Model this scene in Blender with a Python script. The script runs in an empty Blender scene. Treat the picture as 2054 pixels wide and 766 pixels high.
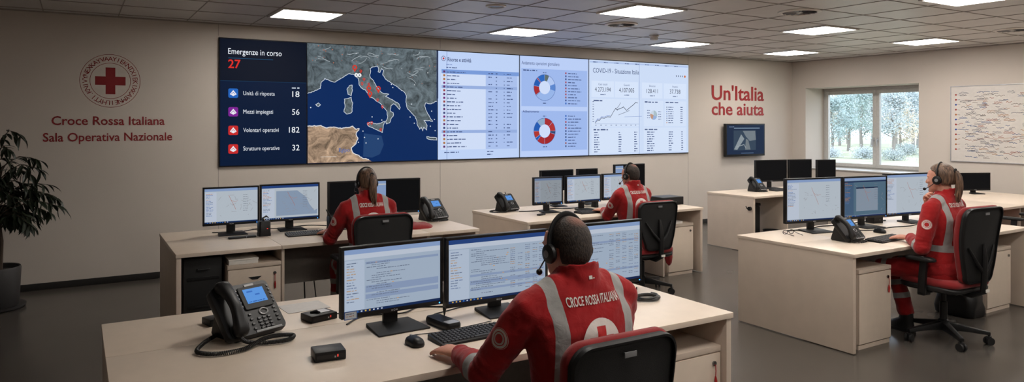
import bpy, bmesh, math, random
from mathutils import Vector, Matrix, noise
from mathutils.bvhtree import BVHTree
random.seed(7)
SC = bpy.context.scene
COL = SC.collection
R = math.radians
PI = math.pi

# ------------------------------------------------------------------ camera, world, exposure
cam_d = bpy.data.cameras.new('camera'); cam = bpy.data.objects.new('camera', cam_d); COL.objects.link(cam)
cam.location = (0, 0, 1.70)
cam.rotation_euler = (R(90), 0, -R(31.3))
cam_d.sensor_width = 36.0; cam_d.lens = 36.0*1440/2054; cam_d.shift_y = -136/2054
cam_d.clip_start = 0.02; cam_d.clip_end = 300
SC.camera = cam
SC.view_settings.view_transform = 'Standard'; SC.view_settings.look = 'None'
SC.view_settings.exposure = 0.0; SC.view_settings.gamma = 1.0
SC.view_settings.use_curve_mapping = False
W = bpy.data.worlds.new('sky'); SC.world = W; W.use_nodes = True
bg = W.node_tree.nodes['Background']; bg.inputs[0].default_value = (0.80, 0.90, 1.0, 1); bg.inputs[1].default_value = 3.2
PANEL_POWER = 26        # emission of the ceiling light diffusers
sun_d = bpy.data.lights.new('sun', 'SUN'); sun_d.energy = .7; sun_d.angle = R(4); sun_d.color = (1, .93, .82)
sun = bpy.data.objects.new('sun', sun_d); COL.objects.link(sun); sun.rotation_euler = (R(52), 0, R(70))
sun.location = (30, 0, 20)

# ------------------------------------------------------------------ materials
def s2l(c):
    return tuple((v/12.92 if v <= .04045 else ((v+.055)/1.055)**2.4) for v in c)
def rgb(r, g, b): return s2l((r/255, g/255, b/255))
MATS = {}
def mat(name, col, rough=.6, metal=0, var=0.06, scale=30, bump=0, bscale=200, spec=.5, coat=0, sheen=0):
    if name in MATS: return MATS[name]
    m = bpy.data.materials.new(name); m.use_nodes = True; nt = m.node_tree; N = nt.nodes; L = nt.links
    b = N['Principled BSDF']
    b.inputs['Roughness'].default_value = rough; b.inputs['Metallic'].default_value = metal
    b.inputs['Specular IOR Level'].default_value = spec
    b.inputs['Coat Weight'].default_value = coat
    b.inputs['Sheen Weight'].default_value = sheen
    tc = N.new('ShaderNodeTexCoord'); nz = N.new('ShaderNodeTexNoise'); nz.inputs['Scale'].default_value = scale
    nz.inputs['Detail'].default_value = 4
    L.new(tc.outputs['Object'], nz.inputs['Vector'])
    mr = N.new('ShaderNodeMapRange'); mr.inputs[3].default_value = 1-var; mr.inputs[4].default_value = 1+var
    mr.inputs[1].default_value = .3; mr.inputs[2].default_value = .7
    L.new(nz.outputs['Fac'], mr.inputs[0])
    mx = N.new('ShaderNodeVectorMath'); mx.operation = 'SCALE'; mx.inputs[0].default_value = col
    L.new(mr.outputs[0], mx.inputs['Scale']); L.new(mx.outputs[0], b.inputs['Base Color'])
    if bump:
        n2 = N.new('ShaderNodeTexNoise'); n2.inputs['Scale'].default_value = bscale; n2.inputs['Detail'].default_value = 3
        L.new(tc.outputs['Object'], n2.inputs['Vector'])
        bp = N.new('ShaderNodeBump'); bp.inputs['Strength'].default_value = bump; bp.inputs['Distance'].default_value = .01
        L.new(n2.outputs['Fac'], bp.inputs['Height']); L.new(bp.outputs['Normal'], b.inputs['Normal'])
    MATS[name] = m
    return m
def emis(name, col, strength):
    if name in MATS: return MATS[name]
    m = bpy.data.materials.new(name); m.use_nodes = True; b = m.node_tree.nodes['Principled BSDF']
    b.inputs['Base Color'].default_value = (*col, 1); b.inputs['Emission Color'].default_value = (*col, 1)
    b.inputs['Emission Strength'].default_value = strength
    MATS[name] = m; return m
def display_mat(name, strength, terrain=False, paint=False, rough=.3):
    m = bpy.data.materials.new(name); m.use_nodes = True; nt = m.node_tree; N = nt.nodes; L = nt.links
    b = N['Principled BSDF']; b.inputs['Roughness'].default_value = rough
    if not paint: b.inputs['Specular IOR Level'].default_value = .06
    at = N.new('ShaderNodeAttribute'); at.attribute_name = 'ink'
    src = at.outputs['Color']
    if terrain:
        tc = N.new('ShaderNodeTexCoord'); nz = N.new('ShaderNodeTexNoise'); nz.inputs['Scale'].default_value = 6
        nz.inputs['Detail'].default_value = 12; nz.inputs['Roughness'].default_value = .72; nz.inputs['Distortion'].default_value = 1.6
        L.new(tc.outputs['Object'], nz.inputs['Vector'])
        mr = N.new('ShaderNodeMapRange'); mr.inputs[1].default_value = .36; mr.inputs[2].default_value = .68
        mr.inputs[3].default_value = .35; mr.inputs[4].default_value = 1.7
        L.new(nz.outputs['Fac'], mr.inputs[0])
        v = N.new('ShaderNodeVectorMath'); v.operation = 'SCALE'; L.new(src, v.inputs[0]); L.new(mr.outputs[0], v.inputs['Scale'])
        src = v.outputs[0]
    if paint:
        L.new(src, b.inputs['Base Color'])
    else:
        b.inputs['Base Color'].default_value = (.003, .003, .004, 1)
        L.new(src, b.inputs['Emission Color']); b.inputs['Emission Strength'].default_value = strength
    return m
DISP_WALL = display_mat('video_wall_picture', 1.0, rough=.55)
DISP_PHONE = display_mat('phone_display_picture', .95, rough=.8)
DISP_TERRAIN = display_mat('video_wall_terrain', 1.0, terrain=True)
DISP_MON = display_mat('monitor_picture', .82)
DISP_DIM = display_mat('dim_monitor_picture', .5)
PAINT = display_mat('printed_ink', 0, paint=True, rough=.55)

M_wall = mat('painted_wall', rgb(198, 189, 180), .75, var=.03, scale=1.2, bump=.05, bscale=90)
M_ceil = mat('ceiling_tile', rgb(194, 191, 188), .42, var=.05, scale=2.5, bump=.03, bscale=6, spec=.6)
M_grid = mat('ceiling_grid_metal', rgb(138, 130, 122), .5)
M_base = mat('dark_baseboard', rgb(38, 36, 35), .5)
M_desk = mat('cream_laminate', rgb(216, 200, 183), .38, var=.025, scale=14, spec=.45)
M_desk2 = mat('cream_laminate_panel', rgb(202, 186, 170), .5, var=.03, scale=8)
M_edge = mat('grey_panel', rgb(120, 114, 108), .6)
M_black = mat('black_plastic', rgb(20, 20, 21), .42, var=.15, spec=.32)
M_blackm = mat('black_matte_plastic', rgb(16, 16, 17), .6, var=.15)
M_mesh = mat('black_chair_mesh', rgb(12, 12, 13), .7, bump=.3, bscale=500)
M_dark = mat('dark_screen_glass', rgb(14, 14, 15), .22)
M_grey = mat('grey_plastic', rgb(120, 120, 122), .4)
M_silver = mat('silver_plastic', rgb(175, 175, 178), .3, metal=.4)
M_chrome = mat('lock_chrome', rgb(150, 150, 150), .2, metal=1)
M_redfab = mat('red_upholstery', rgb(132, 12, 16), .85, bump=.2, bscale=400, sheen=.2)
M_redtag = mat('red_key_tag', rgb(170, 20, 20), .5)
M_white = mat('white_plastic', rgb(220, 216, 210), .45)
M_frame = mat('window_frame_white', rgb(190, 188, 184), .4)
M_pot = mat('dark_grey_pot', rgb(52, 50, 50), .55)
M_soil = mat('potting_soil', rgb(30, 24, 20), .95, bump=.6, bscale=60)
M_bark2 = mat('pale_bark', rgb(150, 142, 136), .85)
M_bark = mat('bark', rgb(72, 60, 50), .85, bump=.5, bscale=80)
M_leaf = mat('dark_green_leaf', rgb(34, 42, 30), .4, var=.35, scale=9)
M_leaf.node_tree.nodes['Principled BSDF'].inputs['Specular IOR Level'].default_value = .35
M_skin = mat('skin', rgb(196, 138, 116), .55, var=.08, scale=60, bump=.1, bscale=300)
M_cable = mat('black_cable', rgb(14, 14, 14), .5)
M_paper = mat('paper', rgb(225, 220, 212), .7)
M_boot = mat('black_boot_leather', rgb(18, 17, 17), .5)

def floor_material():
    m = bpy.data.materials.new('polished_dark_floor'); m.use_nodes = True; nt = m.node_tree; N = nt.nodes; L = nt.links
    b = N['Principled BSDF']; tc = N.new('ShaderNodeTexCoord')
    br = N.new('ShaderNodeTexBrick'); br.offset = 0; br.inputs['Scale'].default_value = 1
    br.inputs['Brick Width'].default_value = 1.2; br.inputs['Row Height'].default_value = 1.2; br.inputs['Mortar Size'].default_value = .004
    br.inputs['Color1'].default_value = (1, 1, 1, 1); br.inputs['Color2'].default_value = (.9, .9, .9, 1); br.inputs['Mortar'].default_value = (.75, .75, .75, 1)
    L.new(tc.outputs['Object'], br.inputs['Vector'])
    nz = N.new('ShaderNodeTexNoise'); nz.inputs['Scale'].default_value = 1.8; nz.inputs['Detail'].default_value = 3; nz.inputs['Roughness'].default_value = .5
    L.new(tc.outputs['Object'], nz.inputs['Vector'])
    cr = N.new('ShaderNodeValToRGB'); cr.color_ramp.elements[0].position = .3; cr.color_ramp.elements[1].position = .72
    cr.color_ramp.elements[0].color = (*rgb(72, 67, 62), 1); cr.color_ramp.elements[1].color = (*rgb(84, 79, 74), 1)
    n3 = N.new('ShaderNodeTexNoise'); n3.inputs['Scale'].default_value = 28; n3.inputs['Detail'].default_value = 8; n3.inputs['Roughness'].default_value = .7
    L.new(tc.outputs['Object'], n3.inputs['Vector'])
    ad = N.new('ShaderNodeMix'); ad.data_type = 'FLOAT'; ad.inputs[0].default_value = .62; L.new(nz.outputs['Fac'], ad.inputs[2]); L.new(n3.outputs['Fac'], ad.inputs[3])
    L.new(ad.outputs[0], cr.inputs[0])
    mx = N.new('ShaderNodeMix'); mx.data_type = 'RGBA'; mx.blend_type = 'MULTIPLY'; mx.inputs[0].default_value = 1
    L.new(cr.outputs[0], mx.inputs[6]); L.new(br.outputs['Color'], mx.inputs[7]); L.new(mx.outputs[2], b.inputs['Base Color'])
    mr = N.new('ShaderNodeMapRange'); mr.inputs[3].default_value = .20; mr.inputs[4].default_value = .30; L.new(nz.outputs['Fac'], mr.inputs[0])
    L.new(mr.outputs[0], b.inputs['Roughness'])
    return m
M_floor = floor_material()
def glass_material():
    m = bpy.data.materials.new('window_glass'); m.use_nodes = True; nt = m.node_tree; N = nt.nodes; L = nt.links
    out = N['Material Output']; N.remove(N['Principled BSDF'])
    t = N.new('ShaderNodeBsdfTransparent'); t.inputs[0].default_value = (.95, .97, 1, 1)
    g = N.new('ShaderNodeBsdfGlossy'); g.inputs['Roughness'].default_value = .02
    mx = N.new('ShaderNodeMixShader'); mx.inputs[0].default_value = .05
    L.new(t.outputs[0], mx.inputs[1]); L.new(g.outputs[0], mx.inputs[2]); L.new(mx.outputs[0], out.inputs[0])
    return m
M_glass = glass_material()

def fabric_reflective(name, base, sheen=.15):
    """woven cloth with silver reflective bands where the mesh field 'band' is positive"""
    m = bpy.data.materials.new(name); m.use_nodes = True; nt = m.node_tree; N = nt.nodes; L = nt.links
    b = N['Principled BSDF']; b.inputs['Roughness'].default_value = .8; b.inputs['Sheen Weight'].default_value = sheen
    b.inputs['Specular IOR Level'].default_value = .25
    tc = N.new('ShaderNodeTexCoord'); nz = N.new('ShaderNodeTexNoise'); nz.inputs['Scale'].default_value = 9; nz.inputs['Detail'].default_value = 6
    L.new(tc.outputs['Object'], nz.inputs['Vector'])
    mr = N.new('ShaderNodeMapRange'); mr.inputs[1].default_value = .3; mr.inputs[2].default_value = .7; mr.inputs[3].default_value = .82; mr.inputs[4].default_value = 1.15
    L.new(nz.outputs['Fac'], mr.inputs[0])
    v = N.new('ShaderNodeVectorMath'); v.operation = 'SCALE'; v.inputs[0].default_value = base; L.new(mr.outputs[0], v.inputs['Scale'])
    at = N.new('ShaderNodeAttribute'); at.attribute_name = 'band'
    gt = N.new('ShaderNodeMath'); gt.operation = 'GREATER_THAN'; gt.inputs[1].default_value = 0; L.new(at.outputs['Fac'], gt.inputs[0])
    mx = N.new('ShaderNodeMix'); mx.data_type = 'RGBA'; L.new(gt.outputs[0], mx.inputs[0]); L.new(v.outputs[0], mx.inputs[6])
    mx.inputs[7].default_value = (*rgb(150, 148, 146), 1); L.new(mx.outputs[2], b.inputs['Base Color'])
    n2 = N.new('ShaderNodeTexNoise'); n2.inputs['Scale'].default_value = 22; n2.inputs['Detail'].default_value = 4; n2.inputs['Distortion'].default_value = .8
    L.new(tc.outputs['Object'], n2.inputs['Vector'])
    bp = N.new('ShaderNodeBump'); bp.inputs['Strength'].default_value = .35; bp.inputs['Distance'].default_value = .012
    L.new(n2.outputs['Fac'], bp.inputs['Height']); L.new(bp.outputs['Normal'], b.inputs['Normal'])
    return m
M_jacket = fabric_reflective('red_uniform_cloth', rgb(150, 18, 21))
M_trouser = fabric_reflective('red_trouser_cloth', rgb(140, 16, 20))
def hair_material(name, col, col2, skin=False):
    m = bpy.data.materials.new(name); m.use_nodes = True; nt = m.node_tree; N = nt.nodes; L = nt.links
    b = N['Principled BSDF']; b.inputs['Roughness'].default_value = .5 if not skin else .75
    tc = N.new('ShaderNodeTexCoord'); mp = N.new('ShaderNodeMapping'); mp.inputs['Scale'].default_value = (1, .5, .10) if not skin else (1, 1, .6)
    L.new(tc.outputs['Object'], mp.inputs[0])
    nz = N.new('ShaderNodeTexNoise'); nz.inputs['Scale'].default_value = 150 if not skin else 160; nz.inputs['Detail'].default_value = 5
    L.new(mp.outputs[0], nz.inputs['Vector'])
    cr = N.new('ShaderNodeValToRGB'); cr.color_ramp.elements[0].position = .35; cr.color_ramp.elements[1].position = .7
    cr.color_ramp.elements[0].color = (*col, 1); cr.color_ramp.elements[1].color = (*col2, 1); L.new(nz.outputs['Fac'], cr.inputs[0])
    out = cr.outputs[0]
    if skin:
        at = N.new('ShaderNodeAttribute'); at.attribute_name = 'thin'
        mx = N.new('ShaderNodeMix'); mx.data_type = 'RGBA'; L.new(at.outputs['Fac'], mx.inputs[0]); L.new(out, mx.inputs[6])
        mx.inputs[7].default_value = (*rgb(150, 98, 80), 1); out = mx.outputs[2]
    L.new(out, b.inputs['Base Color'])
    bp = N.new('ShaderNodeBump'); bp.inputs['Strength'].default_value = .5; bp.inputs['Distance'].default_value = .006
    L.new(nz.outputs['Fac'], bp.inputs['Height']); L.new(bp.outputs['Normal'], b.inputs['Normal'])
    return m
M_hair_m = hair_material('short_dark_hair', rgb(26, 21, 19), rgb(62, 50, 43), True)
M_hair_f = hair_material('brown_hair', rgb(52, 36, 28), rgb(128, 98, 76))

# ------------------------------------------------------------------ mesh helpers
class MB:
    def __init__(s): s.v = []; s.f = []; s.m = []; s.mi = 0
    def add(s, vs, fs):
        o = len(s.v); s.v += [tuple(v) for v in vs]
        for f in fs: s.f.append([i+o for i in f]); s.m.append(s.mi)
        return s
    def box(s, x0, x1, y0, y1, z0, z1, M=None):
        vs = [Vector((x, y, z)) for x in (x0, x1) for y in (y0, y1) for z in (z0, z1)]
        if M: vs = [M @ v for v in vs]
        return s.add(vs, [(0, 1, 3, 2), (4, 6, 7, 5), (0, 4, 5, 1), (2, 3, 7, 6), (0, 2, 6, 4), (1, 5, 7, 3)])
    def cbox(s, c, d, M=None):
        return s.box(c[0]-d[0]/2, c[0]+d[0]/2, c[1]-d[1]/2, c[1]+d[1]/2, c[2]-d[2]/2, c[2]+d[2]/2, M)
    def loft(s, rings, cap=True):
        n = len(rings[0]); vs = [p for r in rings for p in r]; fs = []
        for i in range(len(rings)-1):
            for j in range(n):
                k = (j+1) % n; fs.append((i*n+j, i*n+k, (i+1)*n+k, (i+1)*n+j))
        if cap:
            fs.append(tuple(range(n))[::-1]); fs.append(tuple((len(rings)-1)*n+j for j in range(n)))
        return s.add(vs, fs)
    def tube(s, pts, r, seg=10, cap=True, M=None, flat=1.0):
        pts = [Vector(p) for p in pts]; n = len(pts)
        rr = r if isinstance(r, (list, tuple)) else [r]*n
        T = []
        for i in range(n):
            t = (pts[min(i+1, n-1)]-pts[max(i-1, 0)])
            T.append(t.normalized() if t.length > 1e-9 else Vector((0, 0, 1)))
        up = Vector((0, 0, 1)) if abs(T[0].z) < .9 else Vector((1, 0, 0))
        u = T[0].cross(up).normalized(); rings = []
        for i in range(n):
            u = (u - T[i]*u.dot(T[i])).normalized(); w = T[i].cross(u)
            rings.append([pts[i] + (u*math.cos(a) + w*math.sin(a)*flat)*rr[i] for a in [2*PI*j/seg for j in range(seg)]])
        if M: rings = [[M @ p for p in q] for q in rings]
        return s.loft(rings, cap)
    def cyl(s, c0, c1, r0, r1=None, seg=20, M=None):
        return s.tube([c0, c1], [r0, r0 if r1 is None else r1], seg, True, M)
    def ell(s, c, r, M=None, nu=20, nv=12):
        vs = []; fs = []; c = Vector(c)
        for i in range(nv+1):
            t = PI*i/nv
            for j in range(nu):
                a = 2*PI*j/nu
                vs.append(c+Vector((r[0]*math.sin(t)*math.cos(a), r[1]*math.sin(t)*math.sin(a), r[2]*math.cos(t))) if False else Vector((c.x+r[0]*math.sin(t)*math.cos(a), c.y+r[1]*math.sin(t)*math.sin(a), c.z+r[2]*math.cos(t))))
        if M: vs = [M @ v for v in vs]
        for i in range(nv):
            for j in range(nu):
                k = (j+1) % nu
                if i == 0: fs.append((j, (i+1)*nu+j, (i+1)*nu+k))
                elif i == nv-1: fs.append((i*nu+j, (i+1)*nu+j, i*nu+k))
                else: fs.append((i*nu+j, (i+1)*nu+j, (i+1)*nu+k, i*nu+k))
        return s.add(vs, fs)
    def lathe(s, prof, c=(0, 0, 0), seg=32, M=None):
        rings = [[Vector((c[0]+r*math.cos(2*PI*j/seg), c[1]+r*math.sin(2*PI*j/seg), c[2]+z)) for j in range(seg)] for r, z in prof]
        if M: rings = [[M @ p for p in q] for q in rings]
        return s.loft(rings, True)
    def prism(s, poly, y0, y1, M=None):     # polygon in xz, extruded in y
        n = len(poly); vs = [Vector((x, y0, z)) for x, z in poly]+[Vector((x, y1, z)) for x, z in poly]
        if M: vs = [M @ v for v in vs]
        return s.add(vs, [tuple(range(n)), tuple(range(2*n-1, n-1, -1))]+[(i, n+i, n+(i+1) % n, (i+1) % n) for i in range(n)])
    def prismx(s, poly, x0, x1, M=None):    # polygon in yz, extruded in x
        n = len(poly); vs = [Vector((x0, y, z)) for y, z in poly]+[Vector((x1, y, z)) for y, z in poly]
        if M: vs = [M @ v for v in vs]
        return s.add(vs, [tuple(range(n)), tuple(range(2*n-1, n-1, -1))]+[(i, n+i, n+(i+1) % n, (i+1) % n) for i in range(n)])
    def build(s, name, mats, parent=None, bevel=0, smooth=True, angle=35, fix=True, loc=None):
        me = bpy.data.meshes.new(name); me.from_pydata(s.v, [], s.f)
        if not isinstance(mats, (list, tuple)): mats = [mats]
        for m in mats: me.materials.append(m)
        me.polygons.foreach_set('material_index', s.m)
        if fix:
            b = bmesh.new(); b.from_mesh(me); bmesh.ops.recalc_face_normals(b, faces=b.faces[:])
            if bevel:
                ed = [e for e in b.edges if len(e.link_faces) == 2 and e.calc_face_angle(0) > R(40)]
                bmesh.ops.bevel(b, geom=ed, offset=bevel, segments=2, profile=.6, affect='EDGES', clamp_overlap=True)
            b.to_mesh(me); b.free()
        if smooth:
            me.polygons.foreach_set('use_smooth', [True]*len(me.polygons)); me.set_sharp_from_angle(angle=R(angle))
        return link(name, me, parent, loc)
def link(name, me, parent=None, loc=None):
    o = bpy.data.objects.new(name, me); COL.objects.link(o)
    if parent: o.parent = parent
    if loc: o.location = loc
    return o
def thing(name, label, cat, loc=(0, 0, 0), rz=0, group=None):
    o = bpy.data.objects.new(name, None); COL.objects.link(o); o.empty_display_size = .05
    o.location = loc; o.rotation_euler = (0, 0, rz); return tag(o, label, cat, group)
def tag(o, label, cat, group=None):
    o['label'] = label; o['category'] = cat
    if group: o['group'] = group
    return o
def struct(o):
    o['kind'] = 'structure'; return o
def dup(root, label, loc, rz=0, group=None):
    def cp(o, p):
        c = o.copy(); COL.objects.link(c)
        if p: c.parent = p
        for ch in o.children: cp(ch, c)
        return c
    r = cp(root, None); r.location = loc; r.rotation_euler = (0, 0, rz); r['label'] = label
    if group: r['group'] = group
    return r
def rrect(w, h, r, n=5, cx=0, cz=0):
    out = []
    for (sx, sz, a0) in ((1, 1, 0), (-1, 1, 90), (-1, -1, 180), (1, -1, 270)):
        for i in range(n+1):
            a = R(a0+90*i/n); out.append((cx+sx*(w/2-r)+r*math.cos(a), cz+sz*(h/2-r)+r*math.sin(a)))
    return out

# ------------------------------------------------------------------ flat artwork (pictures on screens, lettering)
_tx = {}
def text_geo(s, bold):
    k = (s, bold)
    if k not in _tx:
        cu = bpy.data.curves.new('lettering', 'FONT'); cu.body = s; cu.offset = .014 if bold else 0; cu.resolution_u = 3
        o = bpy.data.objects.new('lettering', cu); COL.objects.link(o)
        dg = bpy.context.evaluated_depsgraph_get(); me = bpy.data.meshes.new_from_object(o.evaluated_get(dg))
        vs = [(v.co.x, v.co.y) for v in me.vertices]; fs = [tuple(p.vertices) for p in me.polygons]
        bpy.data.objects.remove(o); bpy.data.curves.remove(cu); bpy.data.meshes.remove(me)
        _tx[k] = (vs, fs)
    return _tx[k]
class Canvas:
    """coloured flat shapes; x right, z up, later layers lie a hair further out (-y)"""
    def __init__(s, eps=.0006): s.v = []; s.f = []; s.c = []; s.m = []; s.eps = eps
    def raw(s, vs, fs, col, L=1, m=0):
        o = len(s.v); s.v += [(x, -L*s.eps, z) for x, z in vs]; c = rgb(*col)
        for f in fs: s.f.append([i+o for i in f]); s.c.append(c); s.m.append(m)
    def poly(s, p, col, L=1, m=0): s.raw(p, [tuple(range(len(p)))], col, L, m)
    def rect(s, x0, z0, x1, z1, col, L=1, m=0): s.poly([(x0, z0), (x1, z0), (x1, z1), (x0, z1)], col, L, m)
    def grid(s, x0, z0, x1, z1, col, L=1, d=.008):
        nx = max(1, int((x1-x0)/d)); nz = max(1, int((z1-z0)/d))
        for i in range(nx):
            for j in range(nz):
                s.rect(x0+(x1-x0)*i/nx, z0+(z1-z0)*j/nz, x0+(x1-x0)*(i+1)/nx, z0+(z1-z0)*(j+1)/nz, col, L)
    def ring(s, cx, cz, r0, r1, col, a0=0, a1=360, L=1, n=None, k=1):
        n = n or max(2, int(abs(a1-a0)/8))
        P = lambda r, a: (cx+r*math.cos(R(a)), cz+r*math.sin(R(a)))
        for q in range(k):
            ra = r0+(r1-r0)*q/k; rb = r0+(r1-r0)*(q+1)/k
            for i in range(n):
                a = a0+(a1-a0)*i/n; b = a0+(a1-a0)*(i+1)/n
                if ra < 1e-6: s.poly([P(rb, a), P(rb, b), (cx, cz)], col, L)
                else: s.poly([P(ra, a), P(rb, a), P(rb, b), P(ra, b)], col, L)
    def line(s, pts, w, col, L=2, closed=False):
        if closed: pts = list(pts)+[pts[0]]
        for (x0, z0), (x1, z1) in zip(pts, pts[1:]):
            d = math.hypot(x1-x0, z1-z0)
            if d < 1e-6: continue
            nx, nz = -(z1-z0)/d*w/2, (x1-x0)/d*w/2; ex, ez = (x1-x0)/d*w*.3, (z1-z0)/d*w*.3
            s.poly([(x0+nx-ex, z0+nz-ez), (x0-nx-ex, z0-nz-ez), (x1-nx+ex, z1-nz+ez), (x1+nx+ex, z1+nz+ez)], col, L)
    def text(s, t, x, z, h, col, L=3, fit=None, align='L', bold=False, rot=0):
        vs, fs = text_geo(t, bold)
        if not vs: return
        x0 = min(v[0] for v in vs); x1 = max(v[0] for v in vs)
        k = h/.69; kx = k if fit is None else fit/(x1-x0)
        w = (x1-x0)*kx; ox = {'L': 0, 'C': -w/2, 'R': -w}[align]
        c, sn = math.cos(rot), math.sin(rot)
        pts = []
        for a, b in vs:
            px = (a-x0)*kx+ox; pz = b*k
            pts.append((x+px*c-pz*sn, z+px*sn+pz*c))
        s.raw(pts, fs, col, L)
    def scribble(s, x, z, w, h, col, L=2, dens=1.0):   # an illegible line of small words
        e = x+w
        while x < e:
            ww = min(e-x, random.uniform(1.5, 5)*h)
            s.rect(x, z, x+ww, z+h*random.uniform(.7, 1), col, L); x += ww+random.uniform(.4, 1.2)*h/dens
    def build(s, name, mats, parent=None, loc=None):
        me = bpy.data.meshes.new(name); me.from_pydata(s.v, [], s.f)
        if not isinstance(mats, (list, tuple)): mats = [mats]
        for m in mats: me.materials.append(m)
        me.polygons.foreach_set('material_index', s.m)
        at = me.color_attributes.new('ink', 'FLOAT_COLOR', 'CORNER'); d = []
        for p in me.polygons: d += [*s.c[p.index], 1.0]*p.loop_total
        at.data.foreach_set('color', d)
        return link(name, me, parent, loc)
    def project(s, name, bvh, origin, right, up, fwd, parent, off=.0025, reach=.4):
        """lay the artwork on a curved surface; fwd = direction of travel of the rays"""
        o, r, u, f = Vector(origin), Vector(right), Vector(up), Vector(fwd)
        nv = []
        for x, y, z in s.v:
            p = o+r*x+u*z-f*reach*.5; h = bvh.ray_cast(p, f, reach)
            q = h[0] if h[0] else o+r*x+u*z
            nv.append(tuple(q-f*(off-y)))
        sv = s.v; s.v = nv; ob = s.build(name, PAINT, parent); s.v = sv; return ob

# ------------------------------------------------------------------ the room
YB, XR, HC = 8.75, 11.45, 2.84
XL, YF = -2.6, -3.0
struct(MB().box(XL-.2, XR+.66, YF-.2, YB+.2, -.1, 0).build('floor', M_floor, smooth=False))
struct(MB().box(XL-.2, XR+.66, YF-.2, YB+.2, HC, HC+.1).build('ceiling', M_ceil, smooth=False))
struct(MB().box(XL-.2, XR, YB, YB+.2, 0, HC).build('wall_back', M_wall, smooth=False))
struct(MB().box(XL-.2, XL, YF, YB, 0, HC).build('wall_left', M_wall, smooth=False))
struct(MB().box(XL-.2, XR+.66, YF-.2, YF, 0, HC).build('wall_front', M_wall, smooth=False))
WY0, WY1, WZ0, WZ1 = 6.39, 8.46, .87, 2.34
w = MB()
w.box(XR, XR+.66, YF, WY0, 0, HC); w.box(XR, XR+.66, WY1, YB+.2, 0, HC)
w.box(XR, XR+.66, WY0, WY1, 0, WZ0); w.box(XR, XR+.66, WY0, WY1, WZ1, HC)
struct(w.build('wall_right', M_wall, smooth=False))
def bb(name, *a): struct(MB().box(*a).build(name, M_base, bevel=.003))
bb('baseboard_back', XL+.012, XR-.012, YB-.012, YB, 0, .07)
bb('baseboard_left', XL, XL+.012, YF, YB, 0, .07)
bb('baseboard_right', XR-.012, XR, YF, YB, 0, .07)
for i, x in enumerate((1.395, 4.19, 8.775)):
    m = MB()
    if x > 8: m.box(x-.002, x+.002, YB-.0015, YB, .07, HC)
    else: m.box(x-.002, x+.002, YB-.0015, YB, .07, 1.19); m.box(x-.002, x+.002, YB-.0015, YB, 2.70, HC)
    struct(m.build('trim_%d' % (i+1), M_edge, smooth=False))
# suspended ceiling: T-bars and perimeter angle
GX0, GY0, TS = 1.73, 7.89, .67
xs = [GX0+TS*k for k in range(-6, 15) if XL < GX0+TS*k < XR]
ys = [GY0-TS*k for k in range(-1, 17) if YF < GY0-TS*k < YB]
g = MB()
for x in xs: g.box(x-.0045, x+.0045, YF, YB, HC-.004, HC)
for y in ys: g.box(XL, XR, y-.0045, y+.0045, HC-.0045, HC)
struct(g.build('trim_4', M_grid, smooth=False))
g = MB(); g.box(XL, XR, YB-.03, YB, HC-.012, HC); g.box(XR-.03, XR, YF, YB-.03, HC-.012, HC)
struct(g.build('trim_5', mat('ceiling_angle', rgb(150, 142, 134), .5), smooth=False))

# ceiling light panels: frame + diffuser
M_diff = emis('light_diffuser', (1.0, .94, .87), PANEL_POWER)
def ceiling_light(cx, cy, label):
    t = thing('ceiling_light', label, 'ceiling light', (cx, cy, HC), 0, None)
    h = TS/2-.012; f = MB()
    f.box(-h, h, -h, -h+.025, -.016, 0); f.box(-h, h, h-.025, h, -.016, 0)
    f.box(-h, -h+.025, -h+.025, h-.025, -.016, 0); f.box(h-.025, h, -h+.025, h-.025, -.016, 0)
    f.build('frame', M_white, t, bevel=.002)
    MB().box(-h+.025, h-.025, -h+.025, h-.025, -.012, -.002).build('diffuser', M_diff, t, smooth=False)
    return t
C = lambda k: GX0+TS*(k+.5)
Dy = lambda k: GY0-TS*(k+.5)
LIGHTS = [(C(0), Dy(0), 'square ceiling light above the dark dashboard at the left end of the video wall'),
 (C(4), Dy(0), 'square ceiling light above the left edge of the white table screen'),
 (C(8), Dy(0), 'square ceiling light above the right-hand statistics screen'),
 (C(12)-.25, Dy(0), 'square ceiling light nearest the far corner of the room'),
 (C(4)+.16, Dy(3), 'large pale ceiling light near the top edge, above the middle of the room'),
 (C(8.5), Dy(3), 'square ceiling light in the second row, left of the far corner'),
 (C(12), Dy(3), 'square ceiling light closest to the window wall'),
 (6.955, 3.385, 'bright ceiling light cut by the top edge at the right')]
for a in LIGHTS: ceiling_light(*a)
for cx, cy in ((C(0), Dy(6)), (C(4), Dy(6)-.3), (C(12), Dy(6)), (C(0), Dy(9.5)), (C(4), Dy(9.5)), (C(8), Dy(9.5)), (C(12), Dy(9.5)), (C(1), Dy(13)), (C(6), Dy(13))):
    ceiling_light(cx, cy, 'square ceiling light behind the camera, outside the picture')['group'] = 'ceiling lights outside the picture'
def round_vent(cx, cy, r, label):
    t = thing('ceiling_vent', label, 'air vent', (cx, cy, HC))
    m = MB(); m.lathe([(r, 0), (r, -.008), (r*.86, -.018), (r*.80, -.012), (r*.80, 0)]); m.build('rim', M_white, t)
    MB().lathe([(r*.78, 0), (r*.78, -.004)]).build('backing', M_blackm, t)
    m = MB()
    for k in range(16):
        a = 2*PI*k/16; Mx = Matrix.Rotation(a, 4, 'Z') @ Matrix.Translation((r*.48, 0, -.010)) @ Matrix.Rotation(R(28), 4, 'X')
        m.box(-r*.3, r*.3, -.012, .012, -.001, .001, Mx)
    m.build('blades', M_grey, t)
    MB().lathe([(r*.16, -.003), (r*.16, -.014), (.01, -.018)]).build('hub', M_white, t)
round_vent(6.32, 4.74, .21, 'large round swirl air vent in the ceiling right of the pale light')
round_vent(5.36, 6.40, .19, 'round air vent in the ceiling above the white table screen')
round_vent(9.75, 4.30, .21, 'round swirl air vent in the ceiling at the right edge')
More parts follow.
